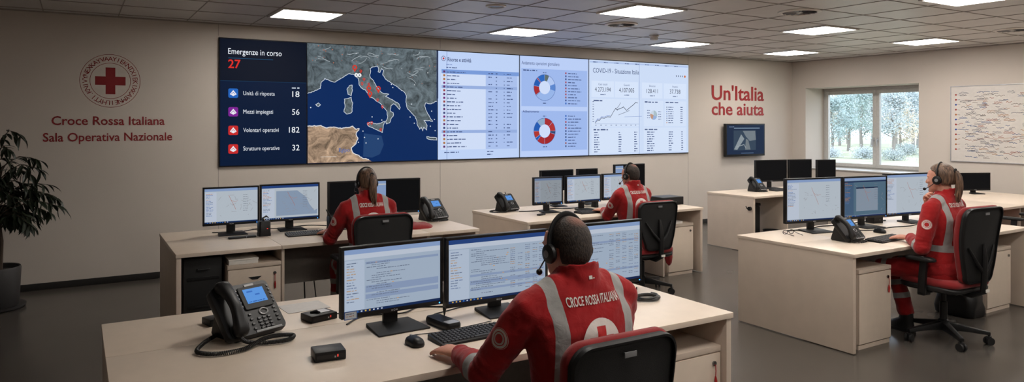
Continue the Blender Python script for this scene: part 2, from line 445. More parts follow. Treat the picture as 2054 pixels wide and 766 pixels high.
t = thing('ceiling_speaker', 'small round ceiling speaker left of the round vent', 'speaker', (3.49, 6.04, HC))
MB().lathe([(.10, 0), (.10, -.008), (.085, -.014), (.075, -.008), (.075, 0)]).build('rim', M_white, t)
MB().lathe([(.073, 0), (.073, -.006), (.02, -.010)]).build('grille', M_grey, t)
t = thing('smoke_detector', 'white smoke detector hanging below the ceiling above the donut chart screen', 'smoke detector', (6.43, 7.02, HC))
MB().lathe([(.065, 0), (.065, -.014), (.052, -.02)]).build('base', M_white, t)
MB().lathe([(.045, -.02), (.052, -.034), (.05, -.055), (.03, -.066)]).build('sensor_head', M_white, t)

# window in the right wall
wn = struct(bpy.data.objects.new('window_1', None)); COL.objects.link(wn); XW = XR+.53
f = MB(); a0, a1, z0, z1 = WY0, WY1, WZ0, WZ1
f.box(XW, XW+.07, a0, a0+.05, z0, z1); f.box(XW, XW+.07, a1-.05, a1, z0, z1)
f.box(XW, XW+.07, a0+.05, a1-.05, z0, z0+.05); f.box(XW, XW+.07, a0+.05, a1-.05, z1-.06, z1)
f.build('window_frame', M_frame, wn, bevel=.004)
MB().box(XR-.02, XW, a0, a1, z0-.0, z0+.02).build('window_sill', M_frame, wn, bevel=.004)
ym = 7.42
for y0, y1, hy in ((a0+.045, ym, ym-.035), (ym, a1-.045, ym+.035)):
    s = MB(); za, zb = z0+.045, z1-.055; k = .062
    s.box(XW-.02, XW+.04, y0, y0+k, za, zb); s.box(XW-.02, XW+.04, y1-k, y1, za, zb)
    s.box(XW-.02, XW+.04, y0+k, y1-k, za, za+k); s.box(XW-.02, XW+.04, y0+k, y1-k, zb-k, zb)
    sh = s.build('sash', M_frame, wn, bevel=.004)
    MB().box(XW+.008, XW+.014, y0+k, y1-k, za+k, zb-k).build('pane', M_glass, sh, smooth=False)
    h = MB(); h.box(XW-.03, XW-.02, hy-.014, hy+.014, 1.38, 1.45); h.cyl((XW-.03, hy, 1.415), (XW-.06, hy, 1.415), .008)
    h.tube([(XW-.058, hy, 1.42), (XW-.064, hy, 1.37), (XW-.06, hy, 1.30)], [.010, .011, .008], 10)
    h.build('handle', M_silver, sh)

# ------------------------------------------------------------------ outside: ground, road, shrubs and trees
M_lawn = mat('pale_autumn_grass', rgb(176, 178, 150), .9, var=.25, scale=.4)
M_road = mat('pale_road', rgb(225, 222, 215), .9)
for nm, m_, a in (('trim_6', M_lawn, (XR+.7, 80, -20, 70, -.1, 0)), ('trim_7', M_road, (23.5, 27.0, -20, 70, 0, .02))):
    struct(MB().box(*a).build(nm, m_, smooth=False))
def leafmat(n, c): return mat(n, rgb(*c), .8, var=.3, scale=.8)
ML = [leafmat('bluegreen_foliage', (176, 192, 190)), leafmat('golden_foliage', (222, 208, 184)), leafmat('grey_foliage', (192, 200, 200))]
def tree_proto(i):
    rnd = random.Random(i); t = thing('tree', '', 'tree')
    m = MB(); m.tube([(0, 0, -.02), (.1, 0, 1.6), (0, .1, 3.4), (.05, 0, 5.6)], [.16, .12, .08, .02], 8)
    tips = []
    for k in range(16):
        a = rnd.uniform(0, 2*PI); z = rnd.uniform(1.0, 4.8); l = (5.9-z)*rnd.uniform(.25, .45)
        p = Vector((0, 0, z)); q = p+Vector((math.cos(a)*l, math.sin(a)*l, l*.7)); tips.append((p, q)); m.tube([p, (p+q)/2+Vector((0, 0, -.1)), q], [.04, .025, .006], 5)
    m.build('trunk', M_bark2, t)
    f = MB()
    for k in range(4200):
        p, q = rnd.choice(tips); c = p.lerp(q, rnd.uniform(.3, 1.15))+Vector([rnd.gauss(0, .33) for _ in range(3)])
        c.z = max(c.z, .25)
        d = Vector([rnd.uniform(-1, 1) for _ in range(3)]).normalized()*.085; e = d.orthogonal().normalized()*.05
        f.add([c-d, c+e, c+d, c-e], [(0, 1, 2, 3)])
    f.build('foliage', ML[i % 3], t, fix=False, smooth=False)
    return t
protos = [tree_proto(i) for i in range(3)]
def shrub_proto():
    rnd = random.Random(9); t = thing('shrub', '', 'shrub'); m = MB()
    for k in range(6): a = k*1.05; m.tube([(0, 0, -.02), (math.cos(a)*.3, math.sin(a)*.3, .7)], [.03, .01], 5)
    m.build('stems', M_bark, t); f = MB()
    for k in range(1500):
        c = Vector((rnd.gauss(0, .5), rnd.gauss(0, .5), abs(rnd.gauss(.45, .3))+.05))
        d = Vector([rnd.uniform(-1, 1) for _ in range(3)]).normalized()*.07; e = d.orthogonal().normalized()*.045
        f.add([c-d, c+e, c+d, c-e], [(0, 1, 2, 3)])
    f.build('foliage', ML[2], t, fix=False, smooth=False); return t
shp = shrub_proto()
# direction from the camera through the window spans about 21..33 degrees of elevation in plan
tdesc = ['blue-green tree outside, behind the left window pane', 'pale golden tree outside, behind the right window pane', 'tall bare grey tree outside, right of the window mullion']
spots = [(0, 36, 24.9, .60), (2, 36, 21.4, .62), (1, 37, 18.6, .0), (1, 40, 23.4, .56), (0, 40.5, 26.9, .66), (2, 44, 24.9, .70), (0, 44.5, 28.6, .72), (1, 45, 30.9, .0),
         (0, 49, 27.4, .74), (2, 49, 30.7, .78), (1, 49.5, 33.6, .72), (2, 54, 35.9, .84), (0, 54.5, 32.2, .84), (1, 36.5, 19.0, .0)]
spots = [q for q in spots if q[3]]
seen = set()
for i, (k, x, y, s) in enumerate(spots):
    if k not in seen: o = protos[k]; seen.add(k); o.location = (x, y, 0); o['label'] = tdesc[k]
    else: o = dup(protos[k], tdesc[k].split(' outside')[0]+' further back in the grove seen through the window', (x, y, 0), i*1.7)
    o['group'] = 'trees outside the window'; o.scale = (s, s, s)
sspots = [(32, 22.2, .5), (32.3, 20.6, .55), (32, 19.0, .5), (32.4, 17.6, .45), (38, 21.9, .6), (40.5, 21.0, .6)]
for i, (x, y, s) in enumerate(sspots):
    lb = 'low grey-green bush on the bank outside the window'
    o = shp if i == 0 else dup(shp, lb, (0, 0, 0), i)
    o['label'] = lb; o.location = (x, y, 0); o.scale = (s, s, s*.9); o['group'] = 'bushes on the bank outside'

# ------------------------------------------------------------------ wall lettering and emblem
RED = (132, 18, 24)
def emblem(cv, cx, cz, r, red, text=True, L=1):
    cv.ring(cx, cz, r*.985, r, red, n=64); cv.ring(cx, cz, r*.66, r*.675, red, n=56)
    a = .16*r; b = .50*r
    cv.rect(cx-a, cz-b, cx+a, cz+b, red); cv.rect(cx-b, cz-a, cx-a, cz+a, red); cv.rect(cx+a, cz-a, cx+b, cz+a, red)
    if text:
        T = 'AYIEKNTXIEKIXKAYMNEILHYTI.KNIVYNEXKAYVA'
        for i, ch in enumerate(T):
            an = 2*PI*(i/len(T)); d = r*.745
            cv.text(ch, cx+math.sin(an)*d*1.0, cz+math.cos(an)*d, r*.165, red, align='C', rot=-an)
cv = Canvas(.0008); emblem(cv, 0, 0, .283, RED)
o = cv.build('wall_emblem', PAINT, None, (.318, YB-.001, 2.15))
tag(o, 'round red cross emblem with a ring of lettering on the left of the back wall', 'emblem')
cv = Canvas(); cv.text('Croce Rossa Italiana', 0, 0, .088, RED, fit=1.05, bold=True)
tag(cv.build('wall_lettering', PAINT, None, (-.21, YB-.001, 1.683)), 'dark red lettering Croce Rossa Italiana below the round emblem', 'lettering')
cv = Canvas(); cv.text('Sala Operativa Nazionale', 0, 0, .086, RED, fit=1.2, bold=True)
tag(cv.build('wall_lettering', PAINT, None, (-.285, YB-.001, 1.512)), 'dark red lettering Sala Operativa Nazionale, lowest line on the left wall', 'lettering')
def raised_text(s, x, z, h, fit, label):
    vs, fs = text_geo(s, True); vs = list(vs); x0 = min(v[0] for v in vs); x1 = max(v[0] for v in vs)
    kx = fit/(x1-x0); k = h/.69; n = len(vs); m = MB()
    m.add([((a-x0)*kx, 0, b*k) for a, b in vs], fs)
    me = bpy.data.meshes.new('wall_lettering'); me.from_pydata(m.v, [], m.f); me.materials.append(mat('red_lettering', rgb(150, 20, 22), .45))
    o = link('wall_lettering', me, None, (x, YB-.002, z)); so = o.modifiers.new('thick', 'SOLIDIFY'); so.thickness = .005; so.offset = 0
    o.location.y = YB-.0035
    return tag(o, label, 'lettering')
raised_text("Un'Italia", 9.33, 2.105, .245, 1.33, "thick red wall letters reading Un'Italia on the far right of the back wall")
raised_text('che aiuta', 9.33, 1.845, .215, 1.33, 'thick red wall letters reading che aiuta just above the wall television')

# ------------------------------------------------------------------ video wall
ZB, ZT = 1.20, 2.68; VH = ZT-ZB
def wall_display(x0, x1, cv, label, mats=DISP_WALL):
    t = thing('video_wall_display', label, 'display', (x0, YB, ZB), 0)
    w = x1-x0; m = MB(); m.box(0.002, w-.002, -.028, 0, 0, VH); m.build('housing', M_black, t, bevel=.003)
    cv.build('screen', mats, t, (0, -.0285, 0)); return t
def norm_canvas(): return Canvas(.0008)
NAVY = (8, 22, 46)
# 1: dashboard
x0 = 1.395; cv = norm_canvas(); w = 1.0
cv.rect(.012, .012, w-.006, VH-.012, (5, 24, 52)); cv.rect(.012, .985, w-.006, VH-.012, (10, 18, 34), 2); cv.rect(.012, .983, w-.006, .989, (16, 52, 84), 3)
cv.text('Emergenze in corso', .10, 1.295, .066, (235, 240, 248), fit=.60); cv.rect(.10, 1.245, .60, 1.252, (30, 74, 110), 3)
cv.text('27', .10, 1.135, .095, (214, 44, 36), fit=.135, bold=True)
for i, (lb, n, c) in enumerate((('Unità di risposta', '18', (32, 98, 186)), ('Mezzi impiegati', '56', (124, 34, 146)), ('Volontari operativi', '182', (196, 42, 42)), ('Strutture operative', '32', (196, 42, 42)))):
    z = .845-.214*i
    cv.poly(rrect(.108, .108, .018, 3, .155, z), c, 3)
    cv.poly([(.118, z-.012), (.155, z-.034), (.192, z-.012), (.155, z+.036)], (232, 232, 240), 4); cv.line([(.135, z-.01), (.155, z+.01), (.175, z-.01)], .005, c, 5)
    cv.text(lb, .265, z-.02, .048, (222, 228, 238), fit=(.355, .335, .40, .41)[i]); cv.text(n, .91, z-.03, .068, (240, 244, 250), align='R', fit=(.085, .088, .125, .085)[i])
cv.scribble(.82, .915, .09, .018, (190, 200, 215), 3)
wall_display(1.395, 2.395, cv, 'dark navy video wall screen listing Emergenze in corso 27')
# 2: map
OX, OZ = 2.397, 1.20
europe = [(2.396, 2.671), (2.404, 2.061), (2.456, 2.082), (2.515, 2.103), (2.56, 2.127), (2.57, 2.202), (2.613, 2.25), (2.663, 2.228), (2.743, 2.207), (2.773, 2.228), (2.834, 2.265), (2.889, 2.301), (2.926, 2.318), (2.988, 2.305), (3.04, 2.26), (3.046, 2.192), (3.075, 2.146), (3.13, 2.121), (3.159, 2.082), (3.187, 2.034), (3.24, 2.014), (3.293, 1.974), (3.347, 1.938), (3.401, 1.877), (3.423, 1.841), (3.429, 1.795), (3.425, 1.758), (3.403, 1.723), (3.416, 1.689), (3.451, 1.703), (3.473, 1.754), (3.506, 1.792), (3.504, 1.837), (3.466, 1.857), (3.477, 1.93), (3.51, 1.951), (3.554, 1.92), (3.592, 1.879), (3.603, 1.904), (3.587, 1.946), (3.521, 1.986), (3.455, 2.018), (3.401, 2.042), (3.445, 2.073), (3.39, 2.078), (3.336, 2.102), (3.293, 2.152), (3.261, 2.202), (3.229, 2.252), (3.197, 2.277), (3.187, 2.311), (3.202, 2.363), (3.193, 2.393), (3.229, 2.415), (3.293, 2.427), (3.308, 2.397), (3.3, 2.356), (3.325, 2.347), (3.347, 2.399), (3.373, 2.379), (3.362, 2.318), (3.412, 2.258), (3.488, 2.213), (3.587, 2.149), (3.654, 2.109), (3.688, 2.058), (3.681, 1.974), (3.699, 1.901), (3.755, 1.839), (3.812, 1.787), (3.834, 1.735), (3.846, 1.671), (3.875, 1.619), (3.898, 1.65), (3.921, 1.597), (3.937, 1.65), (3.977, 1.608), (3.983, 1.671), (3.937, 1.735), (4.018, 1.735), (4.065, 1.724), (4.018, 1.788), (3.972, 1.862), (3.949, 1.925), (3.96, 1.968), (4.042, 1.958), (4.112, 1.991), (4.124, 1.992), (4.124, 2.671)]
lands = [europe,
 [(2.922, 2.168), (2.959, 2.177), (2.963, 2.113), (2.947, 2.043), (2.905, 2.062), (2.893, 2.122)],
 [(2.86, 2.001), (2.947, 2.023), (2.967, 1.953), (2.951, 1.833), (2.889, 1.813), (2.854, 1.842), (2.869, 1.912)],
 [(3.155, 1.693), (3.208, 1.713), (3.283, 1.689), (3.39, 1.723), (3.369, 1.652), (3.358, 1.58), (3.293, 1.611), (3.229, 1.642), (3.166, 1.668)],
 [(2.501, 1.927), (2.534, 1.947), (2.56, 1.924), (2.534, 1.902)],
 [(3.977, 1.523), (4.042, 1.512), (4.123, 1.504), (4.123, 1.474), (4.042, 1.48), (3.983, 1.495)]]
africa = [(2.404, 1.664), (2.466, 1.664), (2.564, 1.673), (2.623, 1.644), (2.723, 1.653), (2.824, 1.633), (2.967, 1.663), (3.009, 1.623), (3.05, 1.632), (3.009, 1.562), (3.034, 1.512), (3.009, 1.442), (2.951, 1.393), (2.967, 1.332), (3.029, 1.301), (3.092, 1.259), (3.176, 1.237), (3.215, 1.215), (2.404, 1.215)]
cv = norm_canvas(); q = lambda P: [(x-OX, z-OZ) for x, z in P]
def rough_coast(P, n0, n1):
    rr = random.Random(len(P)); out = []
    for i, a in enumerate(P):
        out.append(a); b = P[(i+1) % len(P)]; d = math.hypot(b[0]-a[0], b[1]-a[1])
        if n0 <= i < n1 and d < .2:
            k = max(1, int(d/.018))
            for j in range(1, k): u = j/k; out.append((a[0]+(b[0]-a[0])*u+rr.uniform(-.0055, .0055), a[1]+(b[1]-a[1])*u+rr.uniform(-.0055, .0055)))
    return out
europe = rough_coast(europe, 1, len(europe)-3); lands = [europe]+[rough_coast(P, 0, 99) for P in lands[1:]]; africa = rough_coast(africa, 0, len(africa)-3)
cv.rect(.006, .012, 1.736, VH-.012, (4, 40, 92))
cv.poly(q([(3.113, 1.572), (3.347, 1.539), (3.379, 1.426), (3.325, 1.304), (3.219, 1.262), (3.102, 1.279)]), (34, 66, 112), 2)
for P in lands:
    cv.poly(q(P), (92, 104, 110), 3, 1)
    if P is europe: cv.line(q(P[1:-1]), .007, (206, 216, 228), 4)
    else: cv.line(q(P), .007, (206, 216, 228), 4, True)
cv.poly(q(africa), (168, 142, 118), 3, 1); cv.line(q(africa[:-2]), .010, (220, 222, 226), 4)
rnd = random.Random(3)
for k in range(26):   # mountain ridges
    x = rnd.uniform(2.5, 4.0); z = rnd.uniform(2.42, 2.6) if x < 3.45 else rnd.uniform(2.2, 2.6); P = [(x, z)]; a = rnd.uniform(-.6, .6)
    for j in range(5): a += rnd.uniform(-.5, .5); P.append((P[-1][0]+.03*math.cos(a), P[-1][1]+.025*math.sin(a)))
    cv.line(q([p for p in P if p[1] < 2.66]), .007, rnd.choice([(150, 160, 166), (70, 80, 86), (170, 180, 186)]), 4)
for k in range(30):
    x = rnd.uniform(2.42, 4.1); z = rnd.uniform(2.2, 2.65) if x > 3.5 else rnd.uniform(2.44, 2.65); cv.ring(x-OX, z-OZ, 0, rnd.uniform(.004, .009), rnd.choice([(176, 110, 90), (214, 218, 222), (150, 96, 78)]), L=5, n=5)
for (x, z) in [(3.76, 1.95), (3.80, 1.70), (3.74, 1.78), (4.05, 1.86), (4.09, 1.75), (4.03, 1.66), (4.10, 1.60), (3.48, 2.20), (3.5, 2.16), (3.3, 1.5), (3.12, 1.52), (3.1, 1.60), (3.14, 1.45), (2.44, 1.89), (3.35, 1.74), (3.22, 1.78), (3.04, 1.46)]:
    cv.ring(x-OX, z-OZ, 0, .008, (214, 222, 232), L=4, n=6)
for i, (x, z) in enumerate([(2.992, 2.399), (3.071, 2.358), (3.176, 2.143), (3.191, 2.074), (3.304, 2.142), (3.176, 2.196), (3.088, 2.201), (3.113, 2.258), (3.293, 1.999), (3.358, 1.914), (3.17, 1.697), (3.214, 1.707), (3.336, 1.621)]):
    r = .032 if i in (0, 2, 3, 4) else .017
    cv.ring(x-OX, z-OZ, r*.5, r, (206, 58, 44), L=6, n=12)
    cv.poly([(x-OX-r*.7, z-OZ-r*.6), (x-OX+r*.7, z-OZ-r*.6), (x-OX, z-OZ-r*1.9)], (206, 58, 44), 6)
for x in (3.013, 3.054): cv.ring(x-OX, 2.304-OZ, .008, .026, (236, 238, 240), L=7, n=10)
cv.text('Egipo', 2.79-OX, 1.345-OZ, .045, (40, 98, 180), L=6); cv.rect(2.56-OX, 1.285-OZ, 2.76-OX, 1.29-OZ, (214, 206, 196), 5)
wall_display(2.397, 4.133, cv, 'video wall screen showing a satellite map of Italy and the sea', [DISP_WALL, DISP_TERRAIN])
# 3: table
PALE = (196, 214, 246); INK = (66, 84, 130)
cv = norm_canvas(); w = 1.292
cv.rect(.006, .012, w-.006, VH-.012, (190, 210, 246)); cv.rect(.05, .14, .74, 1.20, (206, 220, 246), 2); cv.rect(.74, .14, w-.04, 1.20, (170, 192, 236), 2)
cv.ring(.09, 1.37, .028, .034, (90, 70, 110), L=3, n=18); cv.ring(.09, 1.37, 0, .014, (190, 50, 50), L=3, n=10)
cv.text('Risorse e attività', .15, 1.335, .055, (50, 64, 112), fit=.36, bold=True)
cv.rect(.06, 1.17, w-.01, 1.225, (120, 154, 216), 3)
for k in range(21):
    z = 1.185-.0505*k
    if k in (4, 16): cv.rect(.06, z-.012, w-.04, z+.03, (150, 174, 222), 3)
    cv.rect(.085, z-.004, .115, z+.024, random.choice([(92, 40, 100), (150, 60, 60), (60, 70, 120), (170, 110, 60), (110, 30, 110)]), 4)
    cv.scribble(.14, z, random.uniform(.12, .30), .014, INK, 4)
    for xx, ww in ((.78, .10), (.90, .03), (1.03, .02), (1.08, .10)):
        if random.random() < .8: cv.scribble(xx, z, ww*random.uniform(.5, 1), .014, INK, 4)
cv.scribble(.13, 1.245, .16, .014, INK, 4); cv.scribble(.13, 1.285, .09, .012, (130, 150, 200), 4)
cv.scribble(.10, .10, .22, .014, INK, 4); cv.scribble(.76, .10, .10, .016, INK, 4); cv.scribble(.76, .06, .08, .014, INK, 4)
cv.rect(.135, .012, .141, VH-.012, (96, 118, 170), 5); cv.rect(.006, .83, .012, VH, (20, 30, 60), 5)
wall_display(4.135, 5.427, cv, 'pale blue video wall screen with a long table of rows')
# 4: donut charts
cv = norm_canvas(); w = 1.238
cv.rect(.006, .012, w-.006, VH-.012, (186, 206, 246)); cv.rect(.03, .10, w-.03, .68, (158, 184, 236), 2); cv.rect(.03, .745, w-.03, 1.29, (158, 184, 236), 2)
cv.text('Andamento operazioni giornaliero', .035, 1.345, .05, (52, 66, 120), fit=.66); cv.text('Addestramento', .05, .655, .03, (52, 66, 120), L=4, fit=.28, bold=True)
cv.scribble(.06, 1.255, .24, .018, INK, 4)
SL, GRN, RD, BL, DK = (150, 180, 232), (96, 110, 108), (166, 44, 48), (32, 90, 178), (50, 70, 110)
def donut(cz, segs):
    cx = .43; a = 90
    for frac, c in segs:
        b = a-360*frac; cv.ring(cx, cz, .098, .190, c, b+.8, a-.8, L=4); a = b
    cv.ring(cx, cz, .187, .192, (60, 86, 150), L=5, n=40); cv.ring(cx, cz, 0, .096, (206, 220, 248), L=5, n=30)
donut(1.02, [(.07, GRN), (.13, (176, 198, 240)), (.09, (90, 134, 206)), (.35, SL), (.01, DK), (.12, RD), (.10, BL), (.02, RD), (.11, (44, 104, 190))])
donut(.385, [(.13, RD), (.12, (176, 50, 50)), (.04, DK), (.21, (160, 36, 40)), (.12, RD), (.04, BL), (.09, (176, 52, 46)), (.13, BL), (.12, (140, 170, 200))])
for cz in (1.02, .385):
    cv.scribble(.40, cz+.212, .06, .014, INK, 4); cv.scribble(.40, cz-.235, .07, .014, INK, 4)
    for k in range(11):
        z = cz+.21-.045*k; cv.rect(.80, z, .822, z+.026, random.choice([BL, DK, RD, (150, 70, 50), (40, 60, 120)]), 4); cv.scribble(.85, z+.004, random.uniform(.12, .26), .014, INK, 4)
wall_display(5.429, 6.667, cv, 'pale blue video wall screen with two ring charts, the lower one mostly red')
# 5: covid
cv = norm_canvas(); w = 2.09
cv.rect(.006, .012, w-.006, VH-.012, (204, 220, 246)); cv.rect(.02, VH-.055, w-.02, VH-.03, (176, 196, 234), 2)
for k in range(9): cv.scribble(.08+.21*k, VH-.05, .08, .012, INK, 3)
cv.text('COVID-19 - Situazione Italia', .08, 1.275, .070, (52, 70, 116), fit=.92)
for (a, b, n, lb) in ((.05, .49, '4.273.194', 'Casi totali'), (.51, .98, '4.107.005', 'Guariti'), (1.06, 1.50, '128.411', 'Decessi'), (1.53, 2.03, '37.738', 'Positivi')):
    cv.rect(a, .90, b, 1.15, (214, 228, 250), 2); cv.text(n, (a+b)/2, .985, .068, (58, 66, 88), align='C', fit=.31 if len(n) > 8 else .24); cv.text(lb, (a+b)/2, 1.085, .03, (76, 92, 136), align='C'); cv.scribble((a+b)/2-.05, .935, .10, .016, (96, 112, 150), 3)
for a, b, z0, z1 in ((.05, 1.0, .45, .875), (1.10, 1.52, .45, .86), (1.55, 2.03, .45, .86), (.05, 1.0, .04, .43), (1.10, 2.03, .04, .43)): cv.rect(a, z0, b, z1, (212, 226, 248), 2)
P = [(.12, .50), (.17, .55), (.20, .54), (.24, .58), (.30, .575), (.36, .60), (.42, .595), (.48, .68), (.52, .73), (.56, .70)]
cv.line(P, .008, (60, 66, 84), 4); cv.line([(x, z+.018) for x, z in P[:7]], .006, (60, 100, 190), 4)
cv.line([(.52, .72), (.58, .76), (.62, .82)], .006, (70, 76, 92), 4); cv.line([(.54, .71), (.62, .73), (.68, .755), (.74, .70), (.80, .74), (.88, .79), (.93, .83), (.97, .82)], .009, (56, 60, 76), 4)
cv.line([(.58, .63), (.68, .66), (.80, .70)], .006, (70, 76, 92), 4); cv.line([(.70, .60), (1.06, .61)], .004, (90, 120, 190), 4); cv.line([(.12, .49), (1.0, .485)], .003, (120, 140, 190), 4)
for k in range(9): cv.scribble(.12+.1*k, .465, .03, .012, INK, 3); cv.scribble(.07, .52+.038*k, .03, .01, INK, 3)
for a, f_, c in ((90, .3, (170, 190, 200)), (-20, .25, (150, 176, 216)), (-110, .25, (190, 150, 130)), (160, .2, (200, 214, 230))): cv.ring(1.31, .63, .0, .075, c, a-360*f_, a, L=4)
for k in range(8): cv.scribble(1.17 if k % 2 else 1.41, .56+.02*k, .06, .012, INK, 3)
for k in range(8): cv.rect(1.59, .50+.036*k, 1.605, .518+.036*k, random.choice([BL, DK, (190, 120, 70)]), 3); cv.scribble(1.63, .504+.036*k, .11, .013, INK, 3); cv.scribble(1.90, .504+.036*k, .05, .013, INK, 3)
for xx, lb in ((.09, 'Regioni'), (1.12, 'Tamponi'), (1.12, ''), (1.57, '')): cv.scribble(xx, .39 if lb else .83, .28, .022, (80, 96, 136), 3)
cv.scribble(.09, .835, .17, .022, (80, 96, 136), 3)
for k in range(9):
    z = .35-.037*k
    for xx, ww in ((.10, .10), (.58, .06), (.90, .07), (1.17, .16), (1.64, .09), (1.92, .04)): cv.scribble(xx, z, ww*random.uniform(.7, 1.1), .015, INK, 3)
cv.rect(1.0, .012, 1.006, VH-.03, (110, 134, 190), 5); cv.ring(2.0, 1.275, 0, .02, (206, 110, 60), L=4, n=10)
for k in range(4): cv.rect(1.80+.045*k, 1.265, 1.815+.045*k, 1.29, (50, 60, 90), 4)
wall_display(6.669, 8.759, cv, 'pale video wall screen titled COVID-19 Situazione Italia, at the right end')

# television on the back wall
t = thing('wall_television', 'small dark wall television below the red wall letters', 'television', (10.07, YB, 1.405))
m = MB(); m.box(-.17, .17, -.05, 0, -.12, .12); m.build('wall_bracket', M_blackm, t)
MB().box(-.50, .50, -.10, -.045, -.285, .285).build('housing', M_black, t, bevel=.006)
cv = Canvas(); cv.rect(-.475, -.25, .475, .262, (24, 40, 66)); cv.rect(-.30, .20, .36, .215, (120, 140, 160), 2); cv.rect(-.31, -.18, .26, .17, (50, 66, 84), 2)
cv.poly([(-.08, .16), (.24, .16), (.26, .0), (.1, -.02), (.0, .06)], (112, 122, 130), 3); cv.poly([(-.30, -.16), (-.12, .10), (-.04, .02), (-.22, -.17)], (136, 146, 152), 3)
cv.poly([(-.02, -.17), (.0, .02), (.06, .0), (.12, -.17)], (110, 118, 124), 3); cv.line([(-.24, -.12), (-.05, -.08), (.0, -.14)], .012, (150, 158, 164), 4); cv.rect(-.12, -.235, .2, -.225, (90, 112, 140), 3); cv.scribble(-.42, .225, .12, .014, (130, 150, 180), 3)
cv.build('screen', DISP_WALL, t, (0, -.1005, 0))

# whiteboard on the right wall (faces -x)
t = thing('whiteboard', 'whiteboard covered in handwritten coloured notes on the right wall', 'whiteboard', (XR, 5.89, 1.13), R(-90))
WW, WH = 2.0, 1.12
MB().box(0, WW, -.012, 0, 0, WH).build('board', mat('whiteboard_enamel', rgb(205, 200, 194), .3, var=.02), t)
m = MB(); m.box(-.012, WW+.012, -.02, 0, -.012, 0); m.box(-.012, WW+.012, -.02, 0, WH, WH+.012); m.box(-.012, 0, -.02, 0, 0, WH); m.box(WW, WW+.012, -.02, 0, 0, WH); m.build('frame', M_silver, t, bevel=.002)
cv = Canvas(.0005); rnd = random.Random(4); INKS = [(94, 116, 156), (118, 118, 122), (176, 134, 104), (140, 132, 126), (106, 124, 158), (168, 112, 100), (128, 128, 134), (140, 140, 146)]
for row in range(32):
    z = WH-.09-row*.031
    for cx_ in (.16, .30, .44, .60, .78, .96, 1.12, 1.35, 1.6):
        if rnd.random() < .82:
            x = cx_+rnd.uniform(-.06, .08); n = rnd.randint(4, 11); c = rnd.choice(INKS); P = [(x+.014*i, z+rnd.uniform(-.008, .010)) for i in range(n)]; cv.line(P, .0065, c)
            if rnd.random() < .4: cv.line([(x, z-.016), (x+.014*n, z-.014)], .005, c)
for row in range(12):
    z = WH-.12-row*.075; cv.ring(.07, z, 0, .014, rnd.choice([(40, 80, 170), (170, 60, 50), (180, 110, 60)]), n=8); cv.line([(.09, z), (.13, z+rnd.uniform(-.01, .01))], .005, rnd.choice(INKS))
for P, c in (([(.2, .92), (.45, .90), (.5, .80), (.42, .76)], INKS[5]), ([(.38, .45), (.55, .40), (.62, .34), (.9, .37), (1.1, .44)], INKS[2]), ([(.95, 1.0), (1.05, .85), (1.3, .8)], INKS[1]), ([(1.1, .7), (1.25, .55), (1.2, .4)], INKS[2]), ([(.3, .3), (.5, .36), (.75, .30), (1.0, .36)], INKS[5])): cv.line(P, .004, c)
cv.build('writing', PAINT, t, (0, -.0125, 0))

# ------------------------------------------------------------------ desks and pedestals
TZ = .74; TT = .028
def desk(name, label, x0, x1, y0, y1, seams, yseam, parts, left=True, right=True, modesty=None, thick=.034):
    t = thing(name, label, 'desk', (x0, y0, 0)); w = x1-x0; d = y1-y0
    ex = [0]+[s-x0 for s in seams]+[w]
    for a, b in zip(ex, ex[1:]):
        for c, e in ((0, yseam-y0), (yseam-y0, d)):
            MB().box(a+(.001 if a else 0), b-(.001 if b < w else 0), c+(.001 if c else 0), e-(.001 if e < d else 0), TZ-TT, TZ).build('tabletop', M_desk, t, bevel=.0025)
    if left: MB().box(0.004, thick+.004, .012, d-.01, 0.008, TZ-TT).build('side_panel', M_desk2, t, bevel=.002)
    if right: MB().box(w-thick-.004, w-.004, .012, d-.01, 0.008, TZ-TT).build('side_panel', M_desk2, t, bevel=.002)
    for (px, pz0) in parts: MB().box(px-x0-.011, px-x0+.011, .03, d-.04, pz0, TZ-TT).build('partition', M_desk2, t, bevel=.002)
    for (a, b, yy, z0) in (modesty or []): MB().box(a-x0, b-x0, yy-y0-.009, yy-y0+.009, z0, TZ-TT).build('modesty_panel', M_edge if z0 > .1 else M_desk2, t, bevel=.002)
    return t
D1 = desk('desk', 'front cream office desk where the man in the foreground sits', .105, 2.855, 2.53, 3.95, [], 3.38, [(.75, .0), (2.41, .008)], modesty=[(.76, 2.40, 3.38, .25)])
D2 = desk('desk', 'cream office desk of the woman under the map screen', .625, 3.15, 5.75, 6.95, [1.385, 2.66], 6.45, [(1.40, .008), (2.655, .008)], modesty=[(1.41, 2.64, 6.10, .36), (.67, 1.39, 6.42, .01), (2.67, 3.10, 6.42, .01)])
D3 = desk('desk', 'cream office desk of the man under the COVID screen', 3.74, 6.12, 5.86, 7.0, [4.4, 5.55], 6.45, [(4.41, .008), (5.54, .008)], modesty=[(4.42, 5.53, 6.45, .30), (3.79, 4.40, 6.42, .01)])
D4 = desk('desk', 'cream office desk of the woman at the right, broad side panel facing the aisle', 4.86, 7.52, 3.18, 4.27, [5.44], 3.73, [], modesty=[(5.0, 7.48, 3.75, .28)])
D5 = desk('desk', 'cream office desk in the far corner below the wall television', 7.56, 10.3, 6.36, 7.18, [8.3], 6.85, [(8.27, .008)], modesty=[(8.29, 10.2, 6.95, .3)])
D6 = desk('desk', 'empty cream desk below the whiteboard at the right edge', 8.2, 10.9, 4.06, 5.5, [9.5], 4.8, [(9.45, .008)], modesty=[(8.25, 9.43, 4.5, .1)])
